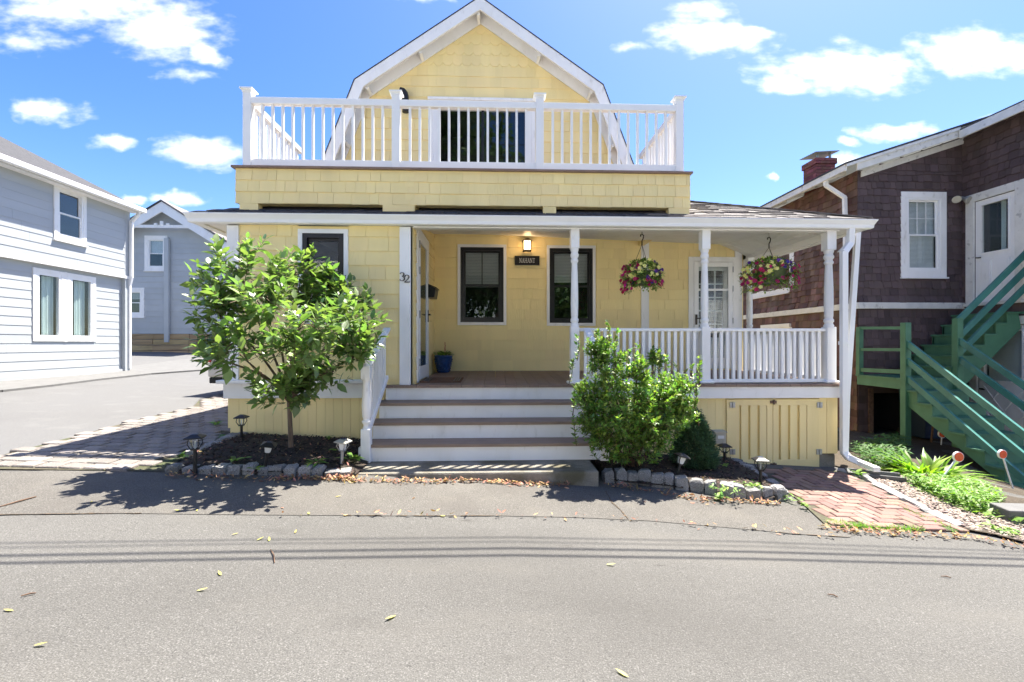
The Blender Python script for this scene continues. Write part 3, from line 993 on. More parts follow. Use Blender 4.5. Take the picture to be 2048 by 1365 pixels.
# -- skirting of upright boards
sk = MB().box(XL + .05, -1.4, YF + .075, YF + .10, .0, zb0 + .03).box(XS1, XPR, YF + .075, YF + .10, -.4, zr0 + .03).build('skirting', 'yellow_flat', house)
skb = None
x = XL + .04
while x < -1.5:
    MB().box(x, x + .104, YF + .05, YF + .074, .13 if x > -3.3 else .13, zb0 - .002).build('board', 'yellow_flat', sk)
    x += .107
hx0, hx1 = fx(1455.5, YF), fx(1642.5, YF)
x = XS1 + .02
while x < hx0 - .03:
    x1 = min(x + .098, hx0 - .004)
    MB().box(x, x1, YF + .05, YF + .074, -.2, zr0 - .002).build('board', 'yellow_flat', sk)
    x += .101
zsk = fz(1660, 909, YF)
MB().box(hx1 + .004, hx1 + .105, YF + .045, YF + .074, zsk, zr0 - .002).build('board', 'yellow_flat', sk)
MB().box(hx1 + .108, XPR + .06, YF + .042, YF + .074, zsk, zr0 - .002).build('board', 'yellow_flat', sk)
MB().box(hx1 + .0, XPR + .04, YF + .05, YF + .3, -.5, zsk - .006).build('foundation_block', 'concrete', house, bevel=.02)
# side skirting below the porch on the right
MB().box(XPR - .02, XPR + .03, YF + .1, YW, -.5, ZF - .04).build('side_skirting', 'yellow_flat', house)

# -- hatch with two doors
hz0, hz1 = fz(1549, 937, YF), fz(1549, 799, YF)
hatch = MB().box(hx0, hx1, YF + .06, YF + .074, hz0, hz1).build('hatch', 'yellow_flat', house)
hm = (hx0 + hx1) / 2 - .005
for (a, b) in ((hx0 + .003, hm - .003), (hm + .003, hx1 - .003)):
    d = MB()
    za, zb = hz0 + .105, hz1 - .085
    d.box(a, b, YF + .03, YF + .055, zb, hz1 - .004); d.box(a, b, YF + .03, YF + .055, hz0, za)
    left = a < hm - .1 and b < hm + .01
    st0, st1 = (.165, .075) if left else (.075, .165)
    d.box(a, a + st0, YF + .03, YF + .055, za, zb); d.box(b - st1, b, YF + .03, YF + .055, za, zb)
    dd = d.build('hatch_door', 'yellow_flat', hatch, bevel=.003)
    n = 2
    a2, b2 = a + st0, b - st1
    for i in range(3):
        c = a2 + (b2 - a2) * (i + .58) / 3
        MB().box(c - .045, c + .045, YF + .032, YF + .058, za + .001, zb - .001).build('batten', 'yellow_flat', hatch)
for px_, py_, s in ((1467, 811, 'steel'), (1467, 905, 'steel'), (1642, 811, 'steel'), (1641, 905, 'steel')):
    x, z = fx(px_, YF), fz(px_, py_, YF)
    hg = MB().box(x - .034, x - .003, YF + .018, YF + .03, z - .035, z + .035).box(x + .003, x + .034, YF + .018, YF + .03, z - .035, z + .035)
    hg.tube([(x, YF + .014, z - .036), (x, YF + .014, z + .036)], .007, 6)
    hg.build('hinge', s, hatch)
for py_ in (805, 931):
    x, z = fx(1549, YF), fz(1549, py_, YF)
    MB().box(x - .04, x + .04, YF + .016, YF + .03, z - .018, z + .018).box(x - .008, x + .012, YF + .006, YF + .016, z - .03, z + .03).build('latch', 'rust', hatch)

# -- porch ceiling boards, beam, soffit
def zceil(x, y):
    zf = ZBEAM + .06 + (ZC - ZBEAM - .06) * (y - YL - .12) / (YW - YL - .12)
    zr_ = ZBEAM + .05 + .42 * (XPR + .0 - x)
    return min(zf, zr_)
def ceil_strip(mb, y0, y1, o0, o1):
    for ya, yb in ((y0, y1),):
        zf = zceil(XJ, (ya + yb) / 2)
        xh = XPR - (zf - ZBEAM - .05) / .42
        for xa, xb in ((XJ + .01, xh), (xh, XPR)):
            mb.hexa([(xa, ya, zceil(xa, ya) + o0), (xb, ya, zceil(xb, ya) + o0), (xb, yb, zceil(xb, yb) + o0), (xa, yb, zceil(xa, yb) + o0),
                     (xa, ya, zceil(xa, ya) + o1), (xb, ya, zceil(xb, ya) + o1), (xb, yb, zceil(xb, yb) + o1), (xa, yb, zceil(xa, yb) + o1)])
    return mb
ce = ceil_strip(MB(), YL + .12, YW, .03, .04).build('ceiling', 'white', house)
y = YL + .14
while y < YW - .02:
    y1 = min(y + .137, YW - .002)
    ceil_strip(MB(), y, y1, random.uniform(0, .003), .025).build('ceiling_board', 'white', ce)
    y += .141
MB().box(XL - .02, XPR + .11, YL + .0, YL + .12, ZBEAM, ZBEAM + .075).box(XPR - .02, XPR + .09, YL + .12, YW, ZBEAM, ZBEAM + .075).build('beam', 'white', house, bevel=.004)
MB().box(XL - .3, XPR + .36, 5.76, YL, ZBEAM + .015, ZBEAM + .04).box(XPR + .09, XPR + .36, YL, YW + 1.5, ZBEAM + .03, ZBEAM + .05).box(XL - .3, XL, YL, 10, ZBEAM + .03, ZBEAM + .05).build('soffit', 'white', house)

# -- gutter along the eave
YGF = 5.72
gz0, gz1 = fz(1000, 449.5, YGF), fz(1000, 431, YGF)
GX0, GX1 = fx(365, YGF), fx(1757, YGF)
prof = [(YGF + .06, gz0), (YGF + .035, gz0 + .012), (YGF + .03, gz0 + .05), (YGF + .008, gz1 - .025), (YGF, gz1 - .012), (YGF, gz1), (YGF + .012, gz1), (YGF + .012, gz1 - .012),
        (YGF + .115, gz1 - .012), (YGF + .115, gz0)]
gt = MB()
n = len(prof)
vs = []
for (xa, k) in ((GX0, 1), (GX1, -1)):
    for (yy, zz) in prof:
        vs.append((xa + k * (yy - YGF) * .9, yy, zz))
gt.add(vs, [tuple(range(n - 1, -1, -1)), tuple(range(n, 2 * n))] + [(i, (i + 1) % n, n + (i + 1) % n, n + i) for i in range(n)])
gt.build('gutter', 'vinyl', house)
for xa, k in ((GX1 - .105, 1), (GX0 + .105, -1)):
    MB().box(xa - .05, xa + .05, YGF + .115, 9.5, gz0 + .005, gz1 - .002).build('gutter', 'vinyl', house)

# -- turned porch posts
def turned_post(x, y, z0, z1, zr, zt, half=False, w=.115):
    mb = MB()
    mb.cham(x - w / 2, x + w / 2, y - w / 2, y + w / 2, z0, zr, .006)
    mb.cham(x - w / 2, x + w / 2, y - w / 2, y + w / 2, zt, z1, .006)
    r0 = w / 2
    Lh = zt - zr
    pr = [(0.0, .95), (.02, .98), (.04, .78), (.055, .78), (.07, .95), (.095, .95), (.11, .76), (.125, .76), (.14, .82), (.30, .88), (.5, .84), (.68, .76), (.80, .66), (.815, .66), (.83, .86), (.85, .9),
          (.865, .72), (.88, .72), (.90, .95), (.925, .98), (.945, .8), (.96, .8), (.98, .95), (1.0, .95)]
    mb.lathe([(r0 * r_, zr + Lh * t) for t, r_ in pr], x, y, 20)
    return mb
zrail = fz(1250, 657, YR)
ztb = fz(1409, 500, YR)
for px_ in (1149, 1409, 1661):
    x = fx(px_, YR) if px_ != 1661 else XPR
    p = turned_post(x, YR, zdeck(YR), ZBEAM, zrail + .02, ztb, w=.112 if px_ < 1600 else .125).build('porch_post', 'white', house)
    MB().cham(x - .095, x + .095, YR - .095, YR + .095, zdeck(YR), zdeck(YR) + .035, .012).build('post_foot', 'white', p)
xr = XPR - .02
turned_post(xr, YW - .12, ZB, ZBEAM, zrail + .02, ztb, w=.115).build('porch_post', 'white', house)

# -- porch railing
def railing(parent, p, q, z_top, z_bot, step, mats='vinyl', bw=.038, tw=.065, th=.04, bh=.045, name='railing'):
    p, q = Vector((p[0], p[1], 0)), Vector((q[0], q[1], 0))
    up = lambda v, z: Vector((v.x, v.y, z))
    top = MB().beam(up(p, z_top - th / 2), up(q, z_top - th / 2), tw, th).build(name, mats, parent, bevel=.006)
    MB().beam(up(p, z_bot + bh / 2), up(q, z_bot + bh / 2), tw * .8, bh).build('bottom_rail', mats, top, bevel=.004)
    L = (q - p).length
    k = max(1, round(L / step))
    d = (q - p) / L
    for i in range(1, k):
        c = p + d * (L * i / k)
        a = d * (bw / 2); b = Vector((-d.y, d.x, 0)) * (bw / 2)
        za, zb_ = z_bot + bh - .002, z_top - th + .002
        MB().hexa([up(c - a - b, za), up(c + a - b, za), up(c + a + b, za), up(c - a + b, za), up(c - a - b, zb_), up(c + a - b, zb_), up(c + a + b, zb_), up(c - a + b, zb_)]).build('baluster', mats, top)
    return top
XP1, XP2 = fx(1149, YR), fx(1409, YR)
zbr = fz(1540, 765, YR)
railing(house, (XP1 + .06, YR), (XP2 - .056, YR), zrail, zbr, .085)
railing(house, (XP2 + .056, YR), (XPR - .062, YR), zrail, zbr, .083)
railing(house, (XPR - .02, YR + .062), (XPR - .02, YW - .18), zrail, zbr + .02, .085)

# -- front steps
RISE, RUN = .185, .287
zpad = ZF - 4 * RISE
st = MB()
for s_ in (XS0 - .02, XS1 - .02):
    st.prism([(YD + .05, zpad)] + [(YD + .05 - RUN * 3 + .005, zpad)] + sum([[(YD + .05 - RUN * (3 - i), zpad + RISE * (i + 1) - .034), (YD + .05 - RUN * (2 - i), zpad + RISE * (i + 1) - .034)] for i in range(3)], []), 'x', s_, s_ + .04)
steps = st.build('front_steps', 'white', house)
for i in range(4):
    yb = YD + .022 - RUN * (3 - i)
    MB().box(XS0, XS1, yb, yb + .02, zpad + RISE * i, zpad + RISE * (i + 1) - .033).build('riser', 'white', steps)
    if i < 3:
        zt = zpad + RISE * (i + 1)
        for (a, b) in ((yb - .028, yb + .128), (yb + .133, yb + RUN - .002)):
            MB().box(XS0 - .05, XS1 + .05, a, b, zt - .032, zt).build('tread_board', 'deck', steps, bevel=.004)
for a_ in (XS0 - .09, XS1 + .001): MB().box(a_, a_ + .089, YD - RUN * 3 + .024, YD, zpad, zpad + .15).build('side_board', 'white', steps)

def newel(x, y, z0, zb0, zb1, ztop):
    w = .098
    mb = MB().cham(x - w / 2, x + w / 2, y - w / 2, y + w / 2, z0, z0 + .36, .006)
    mb.cham(x - w / 2, x + w / 2, y - w / 2, y + w / 2, zb0, zb1, .006)
    r_ = w / 2
    a, b = z0 + .36, zb0
    mb.lathe([(r_ * k, a + (b - a) * t) for t, k in ((0, .8), (.02, .8), (.05, .62), (.08, .62), (.12, .95), (.15, .98), (.18, .7), (.2, .7), (.24, .9), (.45, 1.0), (.7, .88), (.9, .74), (.95, .74), (.97, .95), (1, .95))], x, y, 20)
    mb.lathe([(r_ * k, zb1 + (ztop - zb1) * t) for t, k in ((0, .8), (.08, .62), (.2, .5), (.3, .56), (.38, .78), (.5, .92), (.65, .95), (.78, .86), (.9, .6), (.97, .3), (1, .05))], x, y, 20)
    return mb
YN = YD - RUN * 3 + .0
for x in (fx(733, YN), XS1 + .04):
    zt = fz(734, 712.5, YN)
    z0, z1 = fz(734, 758, YN), fz(734, 732, YN)
    nr = newel(x, YN, zpad, z0, z1, zt).build('stair_railing', 'white', house)
    p0, p1 = Vector((x, YN + .04, fz(742, 730, YN))), Vector((x, YL - .02, fz(777, 658, YL)))
    MB().beam(p0, p1, .085, .035).build('handrail', 'white', nr, bevel=.006)
    q0, q1 = Vector((x + .01, YN + .04, fz(742, 861, YN))), Vector((x + .01, YD - .01, fz(779, 754, YD)))
    MB().beam(q0, q1, .05, .045).build('bottom_rail', 'white', nr)
    for i in range(1, 9):
        t = i / 9
        a, b = q0.lerp(q1, t), p0.lerp(p1, t)
        MB().box(x - .015, x + .02, a.y - .016, a.y + .016, a.z, b.z).build('baluster', 'white', nr)

# concrete step below the stairs
pp = [gp(690, 950), gp(1205, 962)]
ypf = 4.50
tag(MB().box(fx(712, ypf), fx(1198, ypf), ypf, YD - RUN * 3 + .3, -.2, zpad - .002).build('doorstep', 'concrete', None, bevel=.02), 'mossy concrete slab step at the foot of the white front stairs', 'step')

# -- downspouts at the right corner
dsx = fx(1683, 5.78)
def square_pipe(mb, pts, w, h):
    for a, b in zip(pts, pts[1:]):
        a, b = Vector(a), Vector(b)
        e = (b - a).normalized() * .012
        mb.beam(a - e, b + e, w, h, up=(0, 1, 0) if abs((b - a).normalized().y) < .8 else (0, 0, 1))
    return mb
z_top = gz0
xo = fx(1703, YGF + .06)
zc = fz(1683, 905, 5.74)
dp = square_pipe(MB(), [(xo, YGF + .07, z_top + .01), (xo, YGF + .08, fz(1700, 483, 5.7)), (dsx, 5.74, fz(1684, 505, 5.74)), (dsx, 5.74, zc), (dsx + .03, 5.70, zc - .06), (dsx + .10, 5.6, zc - .10), (fx(1749, 5.35), 5.32, fz(1749, 938, 5.35))], .078, .06)
ds = dp.build('downspout', 'vinyl', house, bevel=.006)
rb = MB()
for i in range(7):
    z = fz(1700, 488, 5.72) - i * .012
    rb.box(xo - .045 - i * .009, xo + .045 - i * .012, YGF + .07 + i * .006, YGF + .15 + i * .006, z, z + .006)
rb.build('elbow_ribs', 'vinyl', ds)
MB().box(dsx - .045, dsx + .045, 5.70, 5.78, fz(1684, 690, 5.74), fz(1684, 683, 5.74)).build('strap', 'vinyl', ds)
square_pipe(MB(), [(fx(1715, 6.1), 6.1, ZBEAM + .05), (fx(1693, 5.95), 5.95, fz(1693, 790, 5.95)), (fx(1690, 5.95), 5.95, fz(1690, 905, 5.95))], .07, .05).build('slanted_pipe', 'vinyl', house, bevel=.005)

# -- lower roof: front slope, hipped at both ends
SL = .43
EZ = gz1 + .002
EY0 = YGF + .03
EXL, EXR = GX0 + .06, GX1 - .05
hh = SL * (YG - EY0)
run = YG - EY0
def slab(name, pts, mat, th=.05):
    n = len(pts)
    mb = MB().add([p for p in pts] + [(p[0], p[1], p[2] - th) for p in pts], [tuple(range(n)), tuple(range(2 * n - 1, n - 1, -1))] + [((i + 1) % n, i, n + i, n + (i + 1) % n) for i in range(n)])
    return mb.build(name, mat, house)
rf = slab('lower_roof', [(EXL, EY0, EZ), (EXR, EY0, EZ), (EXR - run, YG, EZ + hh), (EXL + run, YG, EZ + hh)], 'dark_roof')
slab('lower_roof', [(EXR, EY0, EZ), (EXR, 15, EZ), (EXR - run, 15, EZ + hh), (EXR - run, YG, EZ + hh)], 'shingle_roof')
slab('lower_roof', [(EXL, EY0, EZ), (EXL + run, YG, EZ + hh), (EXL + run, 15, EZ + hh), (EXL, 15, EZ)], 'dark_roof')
PXL, PXR = fx(474, YP), fx(1379, YP)
ang = math.atan(SL) - R(90)
tab = shingle_mesh('roof_shingle', 'shingle_roof', .012, .004)
tabd = shingle_mesh('roof_shingle', 'dark_roof', .008, .003)
sl_len = math.hypot(run, hh)
uy, uz = run / sl_len, hh / sl_len
r_ = 0; s_ = -.01
while s_ < sl_len - .05:
    y0 = EY0 + s_ * uy; z0 = EZ + s_ * uz
    xa, xb = EXL + s_ * uy, EXR - s_ * uy
    x = xa - random.uniform(0, .3)
    while x < xb:
        w = random.choice((.16, .2, .3, .34))
        a, b = max(x, xa), min(x + w, xb)
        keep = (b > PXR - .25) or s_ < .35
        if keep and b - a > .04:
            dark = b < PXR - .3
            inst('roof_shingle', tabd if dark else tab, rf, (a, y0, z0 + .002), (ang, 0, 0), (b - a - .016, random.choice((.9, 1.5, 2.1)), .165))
        x += w
    s_ += .15; r_ += 1
# hip caps
mb = MB()
for i in range(16):
    t = i / 16
    p = Vector((EXR, EY0, EZ)).lerp(Vector((EXR - run, YG, EZ + hh)), t); q = Vector((EXR, EY0, EZ)).lerp(Vector((EXR - run, YG, EZ + hh)), t + 1 / 15)
    mb.beam(p + Vector((0, 0, .015)), q + Vector((0, 0, .010)), .17, .012)
mb.build('hip_cap', 'shingle_roof', house)

# -- roof deck parapet
zp1 = fz(925, 343.5, YP); zp0 = fz(925, 412, YP)
TP = T_front(YP)
pa = MB(TP).box(PXL, PXR, 0, .12, zp0, zp1).box(PXL, PXL + .1, .12, YG - YP, zp0 - .1, zp1).box(PXR - .1, PXR, .12, YG - YP, zp0 - .1, zp1).build('parapet', 'yellow_flat', house)
rh = (zp1 - zp0) / 3
rows(pa, TP, PXL - .015, PXR + .01, zp0, zp1 - .004, exp=rh, wr=(.11, .25), jit=.004)
for (a, b) in ((480, 517), (766, 820), (1086, 1112), (1337, 1378)):
    zz = fz((a + b) / 2, 424, YP)
    MB().box(fx(a, YP), fx(b, YP), YP - .012, YP + .1, zz - .1, zp0 - .002).build('parapet_foot', 'yellow_flat', house)
MB().box(PXL - .055, PXR + .03, YP - .05, YP + .2, zp1, zp1 + .028).build('parapet_cap', 'deck', house, bevel=.004)
MB().box(PXL + .1, PXR - .1, YP + .2, YG, zp1 - .04, zp1 - .01).build('roof_deck', 'deck', house)
# deck railing
YK = YP + .08
zt_, zbm = fz(930, 205, YK), fz(930, 336, YK)
zl = zp1 + .028
drl = None
posts = [fx(497.5, YK), fx(793, YK), fx(1079, YK), fx(1357, YK)]
# the photograph's rails run level, their heights read at the middle
for i in range(3):
    railing(house, (posts[i] + .05, YK), (posts[i + 1] - .05, YK), zt_, zl + .035, .128, bw=.031, tw=.085, th=.085, bh=.085, name='deck_railing')
for i, x in enumerate(posts):
    p = MB().cham(x - .052, x + .052, YK - .052, YK + .052, zl, zt_ + .075, .004).build('deck_post', 'vinyl', house)
    zc_ = zt_ + .075
    MB().add([(x + sx * w, YK + sy_ * w, zc_ + h) for (w, h) in ((.058, -.02), (.058, 0), (.082, .012), (.082, .03), (.03, .045)) for sx, sy_ in ((-1, -1), (1, -1), (1, 1), (-1, 1))],
             [(3, 2, 1, 0), (16, 17, 18, 19)] + [(k * 4 + j, k * 4 + (j + 1) % 4, k * 4 + 4 + (j + 1) % 4, k * 4 + 4 + j) for k in range(4) for j in range(4)]).build('post_cap', 'vinyl', p)
    MB().box(x - .03, x + .03, YK - .075, YK - .05, zc_ + .012, zc_ + .026).build('cap_lens', 'steel', p)
for x in (posts[0], posts[3]):
    railing(house, (x, YK + .05), (x, YG - .25), zt_, zl + .035, .13, bw=.036, tw=.085, th=.085, bh=.085, name='deck_railing')

# -- gambrel gable
GC = fx(960, YRK)
AZ, KX, KZ, BX, BZ = 7.13, 2.06, 5.71, 2.57, 4.39
t = (BZ - 3.3) / (KZ - BZ)
CX, CZ = BX + (BX - KX) * t, 3.3
outer = [(-CX, CZ), (-KX, KZ), (0, AZ), (KX, KZ), (CX, CZ)]
def inset(d):
    """the roof outline moved in by d, square to each slope"""
    n1 = Vector((KZ - CZ, -(CX - KX))); n1.normalize()      # lower slope, for the left side pointing in and down
    e1 = Vector((CX - KX, KZ - CZ)).normalized(); i1 = Vector((e1.y, -e1.x))
    e2 = Vector((KX, AZ - KZ)).normalized(); i2 = Vector((e2.y, -e2.x))
    p0 = Vector((-CX, CZ)) + i1 * d
    p1 = Vector((-KX, KZ)) + i1 * d
    q0 = Vector((-KX, KZ)) + i2 * d
    q1 = Vector((0, AZ)) + i2 * d
    # meet of the two lines, and the ridge at x = 0
    den = e1.x * e2.y - e1.y * e2.x
    tt = ((q0.x - p0.x) * e2.y - (q0.y - p0.y) * e2.x) / den
    k = p0 + e1 * tt
    ta = -q0.x / e2.x
    a = q0 + e2 * ta
    s0 = (CZ - p0.y) / e1.y
    c = p0 + e1 * s0
    return [(c.x, c.y), (k.x, k.y), (0, a.y), (-k.x, k.y), (-c.x, c.y)]
def frame_poly(d0, d1, y0, y1, name, mat, bev=0):
    A, B = inset(d0), inset(d1)
    for i in range(4):
        mb = MB()
        pts = [A[i], A[i + 1], B[i + 1], B[i]]
        mb.prism([(GC + p[0], p[1]) for p in pts], 'y', y0, y1)
        mb.build(name, mat, house, bevel=bev)
frame_poly(-.014, .0, YRK - .008, 15.3, 'gambrel_roof', 'dark_roof')
frame_poly(.0, .17, YRK, YRK + .04, 'rake_board', 'white', .004)
frame_poly(.0, .03, YRK + .04, YG + .1, 'rake_soffit', 'white')
frame_poly(.03, .20, YG - .045, YG - .02, 'frieze_board', 'white')
frame_poly(.05, .12, YRK + .04, YRK + .075, 'shadow_board', 'white')
# little blocks under the rake
A = inset(.20)
for (i, ts) in ((0, (.62,)), (1, (.02, .48, .985)), (2, (.52, .98)), (3, (.38,))):
    for tt in ts:
        p = Vector(A[i]).lerp(Vector(A[i + 1]), tt)
        q = Vector(inset(.05)[i]).lerp(Vector(inset(.05)[i + 1]), tt)
        MB().beam((GC + p.x, YG - .14, p.y), (GC + q.x, YG - .14, q.y), .05, .24, up=(0, 1, 0)).build('rake_block', 'white', house)
gl = (fx(868, YG), fx(1062, YG), zp1 - .02, fz(965, 213, YG))
TG = T_front(YG)
zs = KZ - .1
XI = 1.86
wl_ = wall_cells(MB(TG), GC - XI, GC + XI, CZ, gl[3] + .2, [gl])
IN = inset(.06)
for sgn in (-1, 1):
    wl_.prism([(GC + sgn * abs(IN[0][0]), IN[0][1]), (GC + sgn * XI, CZ), (GC + sgn * XI, gl[3] + .2), (GC + sgn * (abs(IN[1][0]) - (0)), IN[1][1])], 'y', .0, .12)
# the prism above works in the wall's own frame (u, thickness, z)
top_pts = [(GC - abs(IN[1][0]), IN[1][1]), (GC - XI, gl[3] + .2), (GC + XI, gl[3] + .2), (GC + abs(IN[1][0]), IN[1][1]), (GC, IN[2][1])]
wl_.prism(top_pts, 'y', .001, .119)
gw = wl_.build('gable_wall', 'yellow_flat', house)
def gable_span(z):
    """width of the wall at height z"""
    (x0, z0), (x1, z1), (x2, z2) = inset(.10)[:3]
    if z < z1: x = x0 + (x1 - x0) * (z - z0) / (z1 - z0)
    else: x = x1 + (x2 - x1) * min(1, (z - z1) / (z2 - z1))
    return abs(x)
z = zp1 - .05
ztop = inset(.1)[2][1]
zcut = fz(960, 137, YG)
while z < ztop - .08:
    h = min(.185, ztop - z)
    hw = gable_span(z + h * .3)
    fancy = z > zcut - .05
    spans = free_spans(GC - hw, GC + hw, z, z + h, [pad(gl, .06)])
    if fancy:
        for (a, b) in spans:
            k = max(1, round((b - a) / .165))
            sh.row(gw, TG, [(a, b)], z, h, ((b - a) / k - 1e-4, (b - a) / k), scut[0])
    else:
        sh.row(gw, TG, spans, z, h, (.12, .3), ysh[0])
    z += .185
# sliding door on the deck
gd = window(house, TG, *gl, name='sliding_door', trim=.07, framemat='vinyl', kind='single', border=.07, depth=1.2)
um = (gl[0] + gl[1]) / 2
MB(TG).box(um - .022, um + .022, -.004, .04, gl[2] + .07, gl[3] - .07).build('door_stile', 'iron', gd)
MB(TG).box(um - .075, um - .055, -.05, -.02, gl[2] + .35, gl[2] + .5).build('handle', 'vinyl', gd)
MB(TG).box(gl[0] - .1, gl[1] + .1, -.07, 0, gl[3] + .07, gl[3] + .12).build('head_trim', 'white', gd, bevel=.006)
MB(TG).box(um - .1, um + .06, .25, .27, gl[2] + .45, gl[2] + .7).build('chair_back', 'room', gd)
# vent elbow on the gable wall
vx, vz = fx(811, YG - .12), fz(811, 201, YG - .12)
vp = MB().tube([(vx, YG - .12, vz - .2), (vx, YG - .12, vz + .06), (vx - .01, YG - .12, vz + .11), (vx - .04, YG - .12, vz + .15), (vx - .09, YG - .12, vz + .165)], .055, 14)
vp.lathe([(.062, 0), (.062, .03)], vx, YG - .12, 14, z=vz - .02)
vp.build('vent_pipe', 'iron', house)
sh.finish('shingle', 300)
# ------------------------------------------------------------------ neighbours: brown house
XB, YB, XW = 7.37, 9.0, 9.58
brown = thing('brown_house', 'dark brown shingled house with white trimmed window, belt course and brick chimney', 'house', (XB, YB, H(XB, YB)))
bs = Shingles()
bsh = shingle_mesh('shingle', 'brown', .018, .003)
bsh2 = shingle_mesh('shingle', 'brown2', .022, .003)
def brows(part, T, u0, u1, z0, z1, holes=(), exp=.145, wr=(.09, .2), mesh=None, jit=.016, thick=1.0):
    z = z0
    k = 0
    while z < z1 - .02:
        h = min(exp, z1 - z)
        bs.row(part, T, free_spans(u0, u1, z, z + h, holes), z, h, wr, mesh or bsh, jit, thick * (2.2 if (k == 0 and thick > 1) else 1))
        z += exp; k += 1
TBF, TBW, TWW = T_front(YB), T_west(XB), T_west(XW)
zbelt0, zbelt1 = fz(1815, 618, YB), fz(1815, 606, YB)
RS = .33
def roofz(x): return 5.02 + RS * (x - 7.17)
bwn = fwin(1812, 1879, 397, 543, YB)
opn = (fx(1744, YB), fx(1830, YB), -.9, fz(1780, 787, YB))
up = wall_cells(MB(TBF), XB, XW + .1, zbelt1, roofz(XB) - .25, [bwn])
up.prism([(XB, roofz(XB) - .25), (XW + .1, roofz(XB) - .25), (XW + .1, roofz(XW) - .17)], 'y', .001, .119)
upw = up.build('front_wall', 'brown', brown)
lo = wall_cells(MB(TBF), XB + .02, XW + .1, -1.3, zbelt0, [opn])
low = lo.build('lower_wall', 'brown', brown)
brows(upw, TBF, XB - .01, XW, zbelt1 + .005, roofz(XB) - .2, [pad(bwn, .12)], thick=1.3)
z = roofz(XB) - .2
while z < roofz(XW) - .25:
    bs.row(upw, TBF, [(XB + (z - roofz(XB) + .35) / RS, XW)], z, .145, (.09, .2), bsh, .01)
    z += .145
brows(low, TBF, XB + .01, XW, H(XB, YB) + .02, zbelt0 - .02, [opn])
window(brown, TBF, *bwn, trim=.125, framemat='vinyl', grid=(3, 2), blind='whiteblind', blind_to=.96, border=.04, sill=True)
MB(TBF).box(XB - .03, XW, -.06, 0, zbelt0, zbelt1).build('belt_course', 'oldwhite', brown, bevel=.004)
r = MB(TBF); r.box(opn[0], opn[1], 1.2, 1.22, opn[2], opn[3]); r.box(opn[0] - .02, opn[0], .1, 1.2, opn[2], opn[3]); r.box(opn[1], opn[1] + .02, .1, 1.2, opn[2], opn[3]); r.box(opn[0], opn[1], .1, 1.2, opn[3], opn[3] + .02)
r.build('cellar_opening', 'room', brown)
MB(TBF).box(opn[0] - .09, opn[0], -.04, .1, -.7, opn[3] + .1).build('cellar_post', 'rust', brown)
# long side wall facing the yellow house
sw_hole = (-sy(1586, XB), -sy(1500, XB), sz(1550, 582, XB), sz(1550, 505, XB))
bsw = wall_cells(MB(TBW), -17, -YB - .12, zbelt1, roofz(XB) - .2, [sw_hole]).build('side_wall', 'brown2', brown)
bsl = wall_cells(MB(TBW), -17, -YB - .12, -1.3, zbelt0).build('lower_side_wall', 'brown2', brown)
brows(bsw, TBW, -14.5, -YB + .01, zbelt1 + .005, roofz(XB) - .2, [pad(sw_hole, .1)], mesh=bsh2, thick=1.2)
brows(bsl, TBW, -14.5, -YB, H(XB, 10) + .02, zbelt0 - .02, mesh=bsh2)
window(brown, TBW, *sw_hole, trim=.1, framemat='vinyl', blind=None, sill=True)
MB(TBW).box(-17, -YB + .05, -.06, 0, zbelt0, zbelt1).build('belt_course', 'oldwhite', brown, bevel=.004)
a_, b_ = -sy(1583, XB), -sy(1525, XB)
MB(TBW).box(a_, b_, -.06, 0, sz(1555, 656, XB), sz(1555, 649, XB)).box(a_ + .04, b_ - .04, -.03, 0, sz(1555, 740, XB), sz(1555, 656, XB)).build('cellar_window', 'white', brown)
